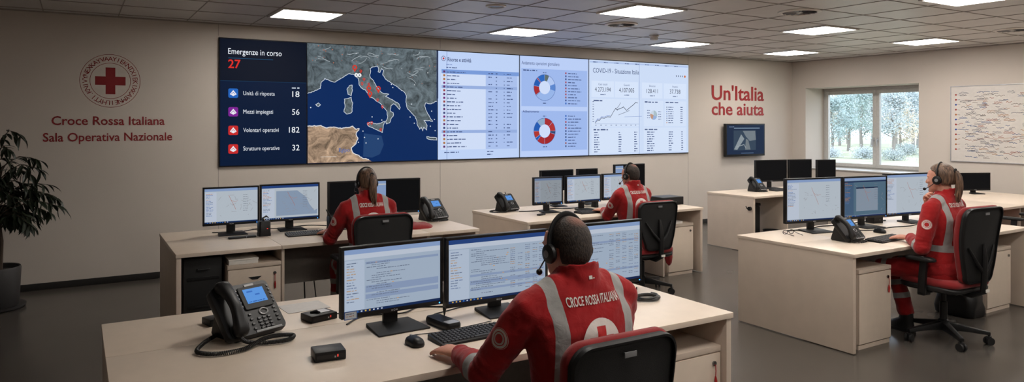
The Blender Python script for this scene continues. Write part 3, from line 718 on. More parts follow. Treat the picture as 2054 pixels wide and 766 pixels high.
def pedestal(label, x0, x1, y0, depth, h, key=True, handle=False, z0=.012):
    t = thing('pedestal_cabinet', label, 'cabinet', (x0, y0, 0)); w = x1-x0
    MB().box(0, w, .018, depth, z0+.02, h-.03).build('body', M_desk2, t, bevel=.002)
    MB().box(-.0, w, 0, depth, h-.03, h).build('top_panel', M_desk2, t, bevel=.003)
    MB().box(0.008, w-.008, .01, depth-.01, 0, z0+.02).build('plinth', M_desk2, t)
    dr = MB().box(.004, w-.004, 0, .018, z0+.03, h-.036).build('door', M_desk, t, bevel=.002)
    lk = MB(); lk.cyl((w-.05, -.008, h-.085), (w-.05, .002, h-.085), .012); lk = lk.build('lock', M_chrome, t)
    if handle: MB().prism([(w/2-.05, h-.10), (w/2+.05, h-.10), (w/2+.02, h-.122), (w/2-.02, h-.122)], -.003, .004).build('handle', M_blackm, dr)
    if key:
        MB().tube([(w-.05, -.012, h-.09), (w-.052, -.016, h-.12), (w-.05, -.012, h-.15)], .0025, 6).build('key_cord', M_redtag, lk)
        MB().tube([(w-.05, -.012, h-.148), (w-.05, -.013, h-.17), (w-.05, -.012, h-.205)], [.004, .008, .005], 8).build('key_tag', M_redtag, lk)
    return t
pedestal('cream pedestal with red key tag under the right end of the front desk', 2.43, 2.812, 2.575, .60, .57)
pedestal('cream pedestal with black pull handle and red key tag under the second desk', .985, 1.385, 5.775, .56, .615, handle=True)
pedestal('cream pedestal behind the chair of the man under the COVID screen', 5.62, 6.0, 5.90, .54, .57, key=False)
pedestal('tall narrow cream pedestal with red key tag facing the front aisle, right desk', 5.00, 5.415, 3.235, .48, .60)
pedestal('cream pedestal to the right of the seated woman at the right', 6.95, 7.38, 3.27, .44, .57, key=False)
def black_case(label, loc, w, d, h):
    t = thing('equipment_case', label, 'case', loc)
    MB().box(0, w, 0, d, .0, h).build('shell', M_blackm, t, bevel=.012)
    for za, zb_ in ((h*.60, h*.66), (.04, .06)): MB().box(.02, w-.02, -.006, 0, za, zb_).build('rib', M_black, t, bevel=.002)
    m = MB(); m.tube([(w*.35, -.004, h*.8), (w*.35, -.022, h*.8), (w*.65, -.022, h*.8), (w*.65, -.004, h*.8)], .006, 8); m.build('handle', M_black, t)
black_case('black equipment case on the floor under the left end of the second desk', (.69, 5.84, 0), .27, .5, .26)
black_case('upper black equipment case stacked under the left end of the second desk', (.69, 5.85, .262), .27, .5, .42)
t = thing('document_tray', 'flat pale box lying on the pedestal under the second desk', 'box', (1.0, 5.80, .615))
m = MB(); m.box(0, .215, .0, .28, 0, .030); m.build('box_base', M_white, t, bevel=.003)
m = MB(); m.box(-.003, .218, -.003, .283, .030, .042); m.build('lid', M_paper, t, bevel=.003)
t = thing('document_tray', 'white paper stack on the pedestal beside the seated man in the middle row', 'box', (5.64, 5.92, .57))
m = MB(); m.box(0, .21, .0, .29, 0, .014); m.build('paper_ream', M_paper, t); m = MB(); m.box(.005, .215, .004, .295, .014, .024); m.build('cover', M_white, t)
t = thing('waste_bin', 'black bin and lid standing in the opening of the far corner desk', 'bin', (7.94, 6.80, 0))
m = MB(); m.box(-.13, .13, -.12, .16, 0, .56); m.build('bin_body', M_blackm, t, bevel=.02)
m = MB(); m.box(-.135, .135, -.125, .165, .56, .60); m.build('lid', M_black, t, bevel=.012)
t = thing('waste_basket', 'open black basket beside the taller bin under the far corner desk', 'bin', (8.09, 6.51, 0))
m = MB(); m.lathe([(.08, 0), (.11, .24), (.118, .25), (.104, .25), (.076, .01), (.02, .01)]); m.build('basket', M_black, t)
t = thing('desk_lock', 'black lock on the aisle side of the far corner desk', 'lock', (7.562, 6.42, .58))
m = MB(); m.cyl((0, 0, 0), (-.03, 0, 0), .026); m.build('lock_body', M_black, t); m = MB(); m.tube([(-.03, 0, 0), (-.05, .01, .0), (-.052, .03, .03)], .007, 8); m.build('key', M_black, t)

# ------------------------------------------------------------------ monitors
def mon_content(cv, w, h, style):
    rnd = random.Random(style+str(round(w, 2))+str(len(style)))
    x0, x1, z0, z1 = -w/2, w/2, 0, h; BG = (168, 184, 204)
    if style == 'off': cv.rect(x0, z0, x1, z1, (12, 13, 14)); return
    if style == 'part':
        cv.rect(x0, z0, x1, z1, (12, 13, 14)); cv.rect(x0, z0+h*.30, x0+w*.27, z1-.004, (140, 164, 204), 2); cv.rect(x0, z1-.04, x0+w*.27, z1-.03, (200, 200, 200), 3); return
    cv.rect(x0, z0, x1, z1, BG)
    cv.rect(x0, z1-.022, x1, z1, (40, 70, 130) if style in ('list2', 'map2') else (140, 164, 206), 2); cv.rect(x0, z0, x1, z0+.012, (24, 44, 84), 2)
    for k in range(9): cv.rect(x0+.02+.02*k, z0+.003, x0+.028+.02*k, z0+.009, rnd.choice([(200, 210, 230), (60, 120, 200), (220, 180, 80)]), 3)
    if style in ('list', 'list2', 'list3'):
        cv.rect(x0, z1-.045, x1, z1-.022, (196, 206, 222), 2); cv.rect(x0+.004, z0+.014, x0+w*.2, z1-.05, (184, 198, 218), 2)
        for k in range(15): cv.scribble(x0+.012, z1-.065-.0125*k, w*.13*rnd.uniform(.4, 1), .005, rnd.choice([(110, 124, 150), (186, 160, 136), (118, 134, 168)]), 3)
        z = z1-.06
        while z > z0+.03:
            if rnd.random() < .16: cv.rect(x0+w*.21, z-.003, x1-.01, z+.008, (142, 160, 192), 3)
            if rnd.random() < .8: cv.scribble(x0+w*(.22+.05*int(rnd.random()*3)), z, w*rnd.uniform(.08, .36), .0036, (108, 120, 142), 4)
            if style != 'list' :
                for xx in (.62, .70, .78, .86, .93):
                    if rnd.random() < .62: cv.scribble(x0+w*xx, z, w*.05, .0038, rnd.choice([(120, 130, 152), (112, 124, 148), (120, 130, 152), (176, 148, 124), (118, 134, 168)]), 4)
            if rnd.random() < .2: xx = x0+w*rnd.uniform(.22, .6); cv.rect(xx, z, xx+.010, z+.004, (206, 164, 120), 4)
            z -= .0100
    else:
        BGm = (188, 198, 208) if style != 'map3' else (84, 112, 132)
        cv.rect(x0, z0+.014, x1, z1-.024, BGm, 2)
        cv.rect(x0+.004, z0+.016, x0+w*.22, z1-.03, (196, 206, 222) if style != 'map3' else (70, 96, 124), 3)
        for k in range(16): cv.scribble(x0+.012, z1-.045-.0125*k, w*.16*rnd.uniform(.4, 1), .0045, rnd.choice([(110, 124, 150), (190, 130, 90), (90, 120, 180)]), 4)
        if style == 'map3': cv.rect(x0+w*.28, z0+.05, x0+w*.80, z1-.09, (138, 152, 168), 3); cv.rect(x0+w*.28, z1-.1, x0+w*.80, z1-.088, (24, 40, 70), 4); cv.rect(x0, z1-.04, x1, z1-.03, (24, 40, 80), 4)
        if style == 'map2':
            cv.rect(x0+w*.25, z0+.03, x1-.01, z1-.05, (142, 160, 184), 3)
            cv.poly([(x0+w*.62, z1-.05), (x1-.01, z1-.05), (x1-.01, z0+h*.25), (x0+w*.93, z0+h*.2), (x0+w*.84, z0+h*.4), (x0+w*.78, z0+h*.62)], (186, 196, 206), 4)
        P = [(x0+w*.45, z1-h*.2), (x0+w*.49, z1-h*.34), (x0+w*.53, z1-h*.45), (x0+w*.58, z1-h*.62)]
        cv.line(P, .0028, (176, 110, 90), 5); cv.line([P[1], (x0+w*.56, z1-h*.40), (x0+w*.62, z1-h*.37)], .0022, (184, 126, 110), 5)
        for k in range(22):
            a = (x0+w*rnd.uniform(.28, .95), z0+h*rnd.uniform(.15, .8)); cv.line([a, (a[0]+.04*rnd.uniform(-1, 1), a[1]+.03*rnd.uniform(-1, 1))], .0022, (150, 150, 156), 5)
        for k in range(8): cv.scribble(x0+w*.72, z1-.06-.02*k, .04, .004, (120, 126, 140), 5)
def monitor(label, loc, w, h, zb, style='list', rz=0, led=True, sticker=False, dim=False, group=None, base=(.24, .18), back=False):
    """loc is the centre of the stand's foot; zb the height of the bezel's lower edge above the desk"""
    t = thing('monitor', label, 'monitor', loc, rz, group); b = .014
    m = MB(); m.box(-w/2, w/2, .025, .055, zb, zb+h); m.prism([(-w*.3, zb+.05), (w*.3, zb+.05), (w*.3, zb+h-.06), (-w*.3, zb+h-.06)], .055, .075)
    hs = m.build('housing', M_black, t, bevel=.004)
    m = MB(); m.box(-w/2, w/2, .018, .025, zb, zb+b*1.4); m.box(-w/2, w/2, .018, .025, zb+h-b, zb+h); m.box(-w/2, -w/2+b, .018, .025, zb+b*1.4, zb+h-b); m.box(w/2-b, w/2, .018, .025, zb+b*1.4, zb+h-b)
    bz = m.build('bezel', M_black, t, bevel=.0015)
    cv = Canvas(.0003); mon_content(cv, w-2*b, h-2.4*b, style); cv.build('screen', DISP_DIM if dim else DISP_MON, t, (0, .0235, zb+b*1.4))
    cv = Canvas(.0003); cv.ring(0, zb+b*.7, .003, .0055, (150, 152, 156), n=10); cv.rect(-.016, zb+b*.45, -.008, zb+b*.95, (150, 152, 156)); cv.rect(.008, zb+b*.45, .016, zb+b*.95, (150, 152, 156)); cv.build('badge', PAINT, t, (0, .0178, 0))
    if led: MB().cyl((w/2-.02, .019, zb+b*.7), (w/2-.02, .0165, zb+b*.7), .0035, seg=10).build('power_light', emis('blue_led', rgb(50, 140, 255), 3), t)
    if sticker:
        cv = Canvas(.0004); cv.rect(-w/2+.012, zb-.004, -w/2+.075, zb+.034, (50, 84, 150)); cv.rect(-w/2+.016, zb-.0, -w/2+.071, zb+.030, (190, 200, 210), 2)
        cv.scribble(-w/2+.02, zb+.020, .04, .004, (90, 100, 130), 3); cv.scribble(-w/2+.02, zb+.010, .04, .004, (170, 120, 90), 3); cv.build('sticker', PAINT, t, (0, .0172, 0))
    m = MB(); m.box(-.036, .036, .058, .08, .012, zb+h*.55); m.build('stand_neck', M_blackm, t, bevel=.004)
    bw, bd = base; m = MB(); m.add([(-bw/2, -bd/2, 0), (bw/2, -bd/2, 0), (bw*.42, bd/2, 0), (-bw*.42, bd/2, 0), (-bw/2, -bd/2, .008), (bw/2, -bd/2, .008), (bw*.42, bd/2, .016), (-bw*.42, bd/2, .016)],
        [(0, 1, 2, 3), (4, 5, 6, 7), (0, 1, 5, 4), (1, 2, 6, 5), (2, 3, 7, 6), (3, 0, 4, 7)]); m.build('stand_base', M_blackm, t, bevel=.003)
    return t
monitor('front desk monitor at the left with a blue sticker on its lower left corner', (1.285, 3.16, TZ), .52, .325, .072, 'list', R(3), sticker=True, base=(.26, .2))
monitor('wide front desk monitor in the middle, left of the foreground man', (1.85, 3.15, TZ), .60, .345, .052, 'list2', R(0), base=(.24, .2))
monitor('front desk monitor on the right, partly behind the foreground man', (2.50, 3.15, TZ), .62, .36, .045, 'list3', R(0), base=(.24, .2))
monitor('leftmost lit monitor on the second desk', (1.155, 6.56, TZ), .46, .33, .08, 'map', R(-2))
monitor('second lit monitor on the second desk, showing a grey map', (1.66, 6.56, TZ), .53, .335, .08, 'map2', R(0))
monitor('black blank monitor left of the ponytailed woman at the second desk', (2.20, 6.50, TZ), .43, .32, .10, 'off', R(0))
monitor('mostly black monitor right of the ponytailed woman, lit strip on its left', (2.62, 6.42, TZ), .47, .33, .10, 'part', R(-8))
monitor('dim left monitor on the middle row desk', (4.36, 6.40, TZ), .36, .30, .08, 'map', R(-6), dim=True, base=(.2, .16))
monitor('brighter lit monitor beside the seated man on the middle row desk', (4.81, 6.36, TZ), .48, .305, .08, 'map', R(0), base=(.2, .16))
monitor('lit monitor right in front of the man in the middle row', (5.36, 6.40, TZ), .50, .30, .085, 'map', R(0), led=False)
monitor('slim black monitor at the back of the middle row desk, left of three', (4.76, 6.80, TZ), .46, .24, .18, 'off', R(0), led=False, base=(.18, .12))
monitor('small black monitor at the back of the middle row desk, centre of three', (5.20, 6.80, TZ), .30, .24, .18, 'off', R(0), led=False, base=(.16, .12))
monitor('tall black monitor behind the head of the middle row man', (5.80, 6.74, TZ), .48, .34, .12, 'part', R(0), led=False, base=(.18, .12))
monitor('left monitor on the right-hand desk, showing a road map', (5.60, 4.03, TZ), .64, .395, .08, 'map', R(-10), base=(.26, .2))
monitor('middle monitor on the right-hand desk with a darker blue-grey picture', (6.25, 3.96, TZ), .56, .39, .08, 'map3', R(-8), base=(.24, .2))
monitor('right monitor on the right-hand desk, beside the headset woman\'s face', (6.92, 3.93, TZ), .66, .41, .065, 'map', R(-9), base=(.22, .18))
monitor('left black monitor on the far corner desk behind the phone', (8.74, 7.02, TZ), .56, .32, .10, 'off', R(-12), led=False)
monitor('right black monitor on the far corner desk', (9.24, 6.90, TZ), .42, .32, .10, 'off', R(-12), led=False)
monitor('small grey-green monitor nearest the window on the far corner desk', (9.86, 6.90, TZ), .36, .29, .11, 'off', R(-12), led=False, base=(.18, .14))
monitor('low black monitor on the empty desk below the whiteboard', (10.45, 5.05, TZ), .44, .24, .045, 'off', R(-25), led=False, base=(.16, .12))

# ------------------------------------------------------------------ office chairs
def office_chair(label, loc, rz=0, top=1.0, seat_z=.49, tilt=R(6), group=None, bw=.47):
    t = thing('office_chair', label, 'chair', loc, rz, group)
    # base
    for k in range(5):
        a = R(18+72*k); Mx = Matrix.Rotation(a, 4, 'Z'); m = MB()
        m.loft([[Mx @ Vector(p) for p in ((x, -wd, z0), (x, wd, z0), (x, wd*.8, z1), (x, -wd*.8, z1))] for x, wd, z0, z1 in ((.02, .032, .085, .15), (.16, .026, .085, .125), (.31, .019, .075, .10))])
        lg = m.build('base_leg', M_black, t, bevel=.004)
        m = MB(); c = Mx @ Vector((.30, 0, 0)); ax = Vector((-math.sin(a+.5), math.cos(a+.5), 0))
        for sd in (-1, 1): m.cyl(c+Vector((0, 0, .03))+ax*.008*sd, c+Vector((0, 0, .03))+ax*.026*sd, .03, seg=18)
        m.cyl(c+Vector((0, 0, .05)), c+Vector((0, 0, .085)), .008); m.box(-.016, .016, -.016, .016, .045, .066, Matrix.Translation(c) @ Matrix.Rotation(a, 4, 'Z'))
        m.build('caster', M_blackm, lg)
    m = MB(); m.lathe([(.036, .08), (.042, .10), (.042, .155), (.028, .165), (.028, .30), (.019, .305), (.019, .41)]); m.build('gas_column', M_black, t)
    m = MB(); m.box(-.075, .075, -.14, .10, seat_z-.085, seat_z-.045); m.tube([(.07, .03, seat_z-.07), (.20, .04, seat_z-.07), (.25, .04, seat_z-.075)], [.006, .006, .012], 8); m.build('tilt_mechanism', M_blackm, t, bevel=.006)
    def cush(w, d, z0, z1, cy, r=.09):
        rings = []
        for f_, z in ((.90, z0), (.985, z0+.012), (1, (z0+z1)/2), (.985, z1-.014), (.90, z1)):
            rings.append([Vector((x*f_, cy+y*f_, z+(.012*(abs(x)/w*2)**3 if z > z0+.02 else 0))) for x, y in rrect(w, d, r, 6)])
        return rings
    m = MB(); m.loft(cush(.50, .47, seat_z-.055, seat_z-.01, 0)); m.build('seat_shell', M_blackm, t)
    m = MB(); m.loft(cush(.50, .48, seat_z-.015, seat_z+.035, .0)); m.build('seat_cushion', M_redfab, t, angle=60)
    # backrest: outline narrows towards the bottom, gently curved around the sitter
    zb = seat_z+.03; H = top-zb
    def outline(grow=0, n=9):
        P = []; hw = bw/2+grow
        for s, a0 in ((1, 0), (-1, 90)):
            for i in range(n):
                a = R(a0+90*i/(n-1)); r = .07; P.append((s*(hw-r)+r*math.cos(a), H-r+grow+r*math.sin(a)))
        for i in range(1, 6): u = i/6; P.append((-hw*(1-.28*u*u), H-.07-(H-.14)*u))
        r = .06
        for s, a0 in ((-1, 180), (1, 270)):
            for i in range(n):
                a = R(a0+90*i/(n-1)); P.append((s*(hw*.70-r)+r*math.cos(a), r+r*math.sin(a)))
        for i in range(5, 0, -1): u = i/6; P.append((hw*(1-.28*u*u), H-.07-(H-.14)*u))
        return P
    def bend(x, z, y): # z measured from the back's bottom
        return Vector((x, -.235+y+.35*x*x-(z-.05)*math.tan(tilt)-.035*math.cos(min(1, z/H*1.4)*PI)*.5, zb+z))
    def panel(P, ya, yb, scale_in):
        c = Vector((0, H*.5)); rings = []
        for f_, y in ((scale_in, ya), (1, ya+(yb-ya)*.25), (1, ya+(yb-ya)*.75), (scale_in, yb)):
            rings.append([bend(x*f_, c.y+(z-c.y)*f_, y) for x, z in P])
        return rings
    def grid_panel(P, ya, yb):
        """closed shell with a curved, subdivided face"""
        m = MB(); N = [i/6 for i in range(6, -1, -1)]; c = Vector((0, H*.5)); n = len(P)
        fr = [[bend(x*f_, c.y+(z-c.y)*f_, ya+(yb-ya)*(0 if f_ < 1 else .2)) for x, z in P] for f_ in (.12, .3, .5, .7, .86, .97, 1)]
        bk = [[bend(x*f_, c.y+(z-c.y)*f_, ya+(yb-ya)*(1 if f_ < 1 else .8)) for x, z in P] for f_ in (1, .97, .86, .7, .5, .3, .12)]
        m.loft(fr+bk); return m
    O = outline()
    grid_panel(O, -.022, .004).build('backrest_shell', M_mesh, t, angle=50)
    # raised rim on the rear
    rim = MB(); c = H*.5; n = len(O); rings = []
    sec = [(.965, -.020), (.965, -.036), (.995, -.036), (1.006, -.02)]
    vs = []; fs = []
    for x, z in O:
        for f_, y in sec: vs.append(bend(x*f_, c+(z-c)*f_, y))
    for i in range(n):
        for j in range(4): fs.append((i*4+j, ((i+1) % n)*4+j, ((i+1) % n)*4+(j+1) % 4, i*4+(j+1) % 4))
    rim.add(vs, fs); rim.build('back_frame', M_black, t, angle=50)
    grid_panel(outline(.006), .002, .040).build('back_cushion', M_redfab, t, angle=60)
    m = MB(); zc = H-.045; m.cbox((0, 0, 0), (.05, .004, .018), Matrix.Translation(bend(0, zc, -.030))); m.build('brand_plate', M_grey, t, bevel=.001)
    # spine holding the back
    m = MB(); m.tube([(0, -.10, seat_z-.065), (0, -.22, seat_z-.07), (0, -.30, seat_z-.03), bend(0, .06, -.055), bend(0, .20, -.05), bend(0, .30, -.036)], [.026, .028, .028, .026, .024, .012], 10, flat=.8)
    for s in (-1, 1): m.tube([bend(0, .08, -.052), bend(s*.09, .17, -.045), bend(s*.16, .28, -.03)], [.016, .013, .008], 8)
    sp = m.build('back_bracket', M_black, t)
    m = MB(); m.cbox((0, 0, 0), (.045, .004, .022), Matrix.Translation((.0, -.332, seat_z-.015))); m.build('label_tag', M_paper, sp)
    for s in (-1, 1):
        m = MB(); m.box(s*.20-.04, s*.20+.04, -.02, .03, seat_z-.075, seat_z-.055)
        m.loft([[Vector((s*.275+dx, y0+dy, z)) for dx, dy in ((-.014, -.028), (.014, -.028), (.014, .028), (-.014, .028))] for y0, z in ((.0, seat_z-.08), (-.01, seat_z+.08), (-.02, seat_z+.18))]); m.box(min(s*.20, s*.289), max(s*.20, s*.289), -.025, .025, seat_z-.085, seat_z-.06)
        ar = m.build('armrest', M_black, t, bevel=.005)
        m = MB(); m.loft([[Vector((s*.275+x*f_, .01+y*f_, z)) for x, y in rrect(.075, .24, .036, 5)] for f_, z in ((.9, seat_z+.18), (1, seat_z+.187), (1, seat_z+.20), (.85, seat_z+.21))]); m.build('arm_pad', M_blackm, ar, angle=50)
    return t

# ------------------------------------------------------------------ people
def finalize(mb, name, mats, parent, voxel, smooth_it=6, fac=.5, post=None):
    me = bpy.data.meshes.new('draft'); me.from_pydata([tuple(v) for v in mb.v], [], mb.f)
    o = bpy.data.objects.new('draft', me); COL.objects.link(o)
    b = bmesh.new(); b.from_mesh(me); bmesh.ops.recalc_face_normals(b, faces=b.faces[:]); b.to_mesh(me); b.free()
    r = o.modifiers.new('r', 'REMESH'); r.mode = 'VOXEL'; r.voxel_size = voxel; r.adaptivity = 0
    if smooth_it: s = o.modifiers.new('s', 'SMOOTH'); s.factor = fac; s.iterations = smooth_it
    dg = bpy.context.evaluated_depsgraph_get(); dg.update(); out = bpy.data.meshes.new_from_object(o.evaluated_get(dg))
    bpy.data.objects.remove(o); bpy.data.meshes.remove(me)
    out.name = name
    out.materials.clear()
    for m in (mats if isinstance(mats, (list, tuple)) else [mats]): out.materials.append(m)
    if post: post(out)
    out.polygons.foreach_set('use_smooth', [True]*len(out.polygons)); out.polygons.foreach_set('material_index', [0]*len(out.polygons))
    return link(name, out, parent)
def seg_d(p, a, b):
    ab = b-a; t = max(0, min(1, (p-a).dot(ab)/ab.length_squared)); return (p-(a+ab*t)).length, t
def ik(S, Wr, a, b, pole):
    d = Wr-S; L = min(d.length, (a+b)*.995); d.normalize(); x = (a*a-b*b+L*L)/(2*L); h = math.sqrt(max(0, a*a-x*x))
    pv = (pole-d*pole.dot(d)).normalized(); return S+d*x+pv*h
def ellring(c, rx, ry, z=None, n=28, e=2.4, Mx=None, tiltx=0):
    out = []
    for j in range(n):
        a = 2*PI*j/n; ca, sa = math.cos(a), math.sin(a)
        p = Vector((rx*math.copysign(abs(ca)**(2/e), ca), ry*math.copysign(abs(sa)**(2/e), sa), 0)); p.z = p.y*tiltx
        out.append(Vector(c)+p)
    return out
def add_hand(m, wrist, fwd, normal, side, curl=.35, s=1.0, spread=1.0):
    """fwd: knuckle direction, normal: back-of-hand direction, side: direction of the thumb"""
    f = fwd.normalized(); n = (normal-f*normal.dot(f)).normalized(); t = f.cross(n); t = t if t.dot(side) > 0 else -t
    B = lambda x, y, z: wrist+(t*x+f*y+n*z)*s
    m.loft([[B(cx+rx*math.cos(a), y, cz+rz*math.sin(a)) for a in [2*PI*k/14 for k in range(14)]] for y, rx, rz, cx, cz in ((-.03, .026, .019, 0, 0), (.0, .028, .019, 0, 0), (.03, .037, .0175, 0, .001), (.06, .042, .016, 0, .003), (.085, .041, .014, 0, .003), (.098, .038, .011, 0, .001))])
    L = [.072, .080, .074, .058]
    for i in range(4):
        x = (.030-.0205*i); l = L[i]; p = Vector((x, .085, .001)); pts = [(p.x, p.y-.02, p.z), tuple(p)]; a = -.05
        dx = (1.5-i)*.05*spread
        for q, (ln, cu) in enumerate(((.46, .5), (.30, 1.0), (.24, .8))):
            a -= curl*cu*(1.15 if q == 0 else 1); p = p+Vector((dx*l*ln, math.cos(a)*l*ln, math.sin(a)*l*ln)); pts.append(tuple(p))
        m.tube([B(*q) for q in pts], [.0105*s, .0105*s, .0092*s, .0085*s, .0068*s], 10)
        m.ell(B(*pts[-1]), (.0068*s,)*3, nu=8, nv=6)
    pts = [(.018, .012, -.004), (.040, .035, -.010), (.052, .062, -.016), (.050, .085, -.022)]
    m.tube([B(*q) for q in pts], [.016*s, .0135*s, .0105*s, .0085*s], 10); m.ell(B(*pts[-1]), (.0085*s,)*3, nu=8, nv=6)

def person(label, base, lh, rh, s=1.0, seat=.50, lean=0.0, side=0.0, yaw=0.0, pitch=0.0, female=False, wide=1.0, head_up=0.0, raise_right=False, feet=((-.13, .42), (.13, .42)), head_dx=0.0, knee_y=.40, lf=(-.22, 1, -.03)):
    """seated figure facing +y; base = point on the floor under the hips; lh, rh = wrist targets in world space"""
    t = thing('person', label, 'person', (base[0], base[1], 0)); bp = Vector((base[0], base[1], 0))
    lw = Vector(lh)-bp; rw = Vector(rh)-bp
    K = lambda x, y, z: Vector((x*wide*s+side*(z/ .6), y*s+lean*(z/.6), seat+z*s))   # z above the seat
    top = .585
    shL = K(-.182, .0, top-.055); shR = K(.182, .0, top-.055)
    a, b = .295*s, .268*s
    eL = ik(shL, lw, a, b, Vector((-.55, -.25, -1))); eR = ik(shR, rw, a, b, Vector((.55, -.25, -1)) if not raise_right else Vector((.5, .1, -1)))
    nb = K(0, -.005, top+.045); hc = nb+Vector((head_dx, .028*s, .115*s+head_up))
    hs = s*(.93 if female else .97)
    HM = Matrix.Translation(hc) @ Matrix.Rotation(yaw, 4, 'Z') @ Matrix.Rotation(pitch, 4, 'X') @ Matrix.Scale(hs, 4)
    # --- the body, one continuous skin surface
    m = MB()
    m.ell((0, -.012, .035), (.073, .094, .088), HM, 28, 18)
    m.loft([[HM @ p for p in ellring((0, yc, z), rx, ry, n=22, e=2.3)] for z, yc, rx, ry in ((.075, .018, .060, .066), (.05, .022, .066, .073), (.02, .024, .067, .074), (-.02, .025, .064, .073), (-.05, .028, .058, .067), (-.078, .036, .048, .056), (-.098, .050, .033, .038), (-.108, .056, .018, .022))])
    m.loft([[HM @ Vector(p) for p in r_] for r_ in (
        [(-.006, .086, .022), (.006, .086, .022), (.004, .098, .024), (-.004, .098, .024)], [(-.009, .088, -.005), (.009, .088, -.005), (.005, .110, -.002), (-.005, .110, -.002)],
        [(-.015, .086, -.028), (.015, .086, -.028), (.008, .120, -.026), (-.008, .120, -.026)], [(-.012, .086, -.036), (.012, .086, -.036), (.006, .108, -.037), (-.006, .108, -.037)])])
    m.ell((0, .092, -.056), (.022, .011, .0062), HM); m.ell((0, .090, -.067), (.019, .011, .0065), HM); m.ell((0, .085, -.095), (.020, .014, .014), HM)
    m.ell((-.03, .079, .030), (.026, .014, .008), HM); m.ell((.03, .079, .030), (.026, .014, .008), HM)
    m.ell((-.038, .070, -.018), (.022, .020, .018), HM); m.ell((.038, .070, -.018), (.022, .020, .018), HM)
    for sx in (-1, 1): m.ell((0, 0, 0), (.008, .019, .031), HM @ Matrix.Translation((sx*.074, -.006, -.004)) @ Matrix.Rotation(sx*.25, 4, 'Z') @ Matrix.Rotation(-.15, 4, 'X'))
    nk = .050 if female else .059
    m.tube([HM @ Vector((0, -.022, .0)), HM @ Vector((0, -.020, -.06)), nb+Vector((0, .0, .02*s)), nb+Vector((0, -.005, -.05*s))], [nk*s*.95, nk*s, nk*s*1.06, nk*s*1.3], 20)
    m.loft([ellring(K(0, y, z), rx*s*wide, ry*s, n=24) for z, rx, ry, y in ((.02, .15, .10, 0), (.2, .13, .09, 0), (.4, .15, .10, 0), (.5, .16, .09, 0), (top-.0, .12, .07, 0), (top+.04, .06, .05, 0))])
    for S_, E_, W_ in ((shL, eL, lw), (shR, eR, rw)): m.tube([S_, (S_+E_)/2, E_, (E_+W_)/2, W_], [.05*s, .042*s, .036*s, .034*s, .026*s], 14); m.ell(S_, (.052*s,)*3, nu=12, nv=8)
    hf = Vector(lf); add_hand(m, lw, hf, Vector((-.1, 0, 1)), Vector((1, 0, 0)), .22, s*1.0)
    if raise_right: add_hand(m, rw, Vector((-.45, .12, .9)), Vector((.1, 1, .2)), Vector((-1, 0, .2)), 1.05, s*.95)
    else: add_hand(m, rw, Vector((.1, 1, -.03)), Vector((.1, 0, 1)), Vector((-1, 0, 0)), .22, s)
    hipL, hipR = K(-.095, .0, .085), K(.095, .0, .085); legs = []
    for sx, h_, (fx, fy) in ((-1, hipL, feet[0]), (1, hipR, feet[1])):
        kn = Vector((fx*1.05, knee_y*s+.02, seat+.03)); an = Vector((fx, fy*s-.02, .10)); legs.append((h_, kn, an))
        m.tube([h_, (h_+kn)/2, kn, (kn+an)/2, an], [.066*s, .058*s, .046*s, .042*s, .03*s], 14); m.ell(an+Vector((0, .03, -.035)), (.03, .08, .03), nu=12, nv=8)
    finalize(m, 'body', M_skin, t, .0040, 4)
    for sx in (-1, 1):
        MB().ell((sx*.030, .0835, .010), (.012, .010, .0085), HM, 14, 10).build('eye', M_white, t)
    # --- jacket
    m = MB(); J = []
    for z, rx, ry, y in ((-.0, .172, .135, .0), (.05, .178, .142, .0), (.12, .172, .138, .0), (.20, .160, .126, .0), (.28, .162, .128, .0), (.38, .178, .132, -.004), (.46, .192, .130, -.008), (.51, .190, .116, -.008), (.555, .155, .098, -.008), (.592, .116, .088, -.008), (.622, .088, .078, -.006), (.640, .070, .066, -.006)):
        J.append(ellring(K(0, y, z), rx*s*wide, ry*s*(.93 if female else 1), n=36, e=2.5))
    m.loft(J)
    for S_ in (shL, shR): m.tube([nb+Vector((0, -.004, -.045*s)), nb.lerp(S_, .45)+Vector((0, -.006, .004*s)), S_+Vector((0, 0, .002))], [.040*s, .058*s, .062*s], 18)
    # collar: standing ring
    cr = nk*s*1.16; R_ = []
    for f_, z in ((1.16, -.06), (1.20, -.02), (1.13, .018), (1.15, .042), (1.04, .044), (1.0, .03), (1.0, .0), (.9, -.03)):
        R_.append([nb+Vector((cr*f_*math.cos(a_), cr*f_*1.1*math.sin(a_)-.004, z*s-.008*math.sin(a_)*s*2)) for a_ in [2*PI*k/30 for k in range(30)]])
    m.loft(R_)
    for S_, E_, W_ in ((shL, eL, lw), (shR, eR, rw)):
        d = (W_-E_).normalized(); We = W_-d*.012
        m.ell(S_, (.064*s,)*3, nu=16, nv=12)
        m.tube([S_, S_.lerp(E_, .35), S_.lerp(E_, .75), E_, E_.lerp(We, .3), E_.lerp(We, .7), We], [.064*s, .065*s, .060*s, .058*s, .056*s, .047*s, .037*s], 20)
        m.ell(E_, (.060*s,)*3, nu=14, nv=10)
        m.loft([ellring_dir(We-d*.03, d, .042*s), ellring_dir(We+d*.004, d, .042*s)])
    x0 = .125*s*wide
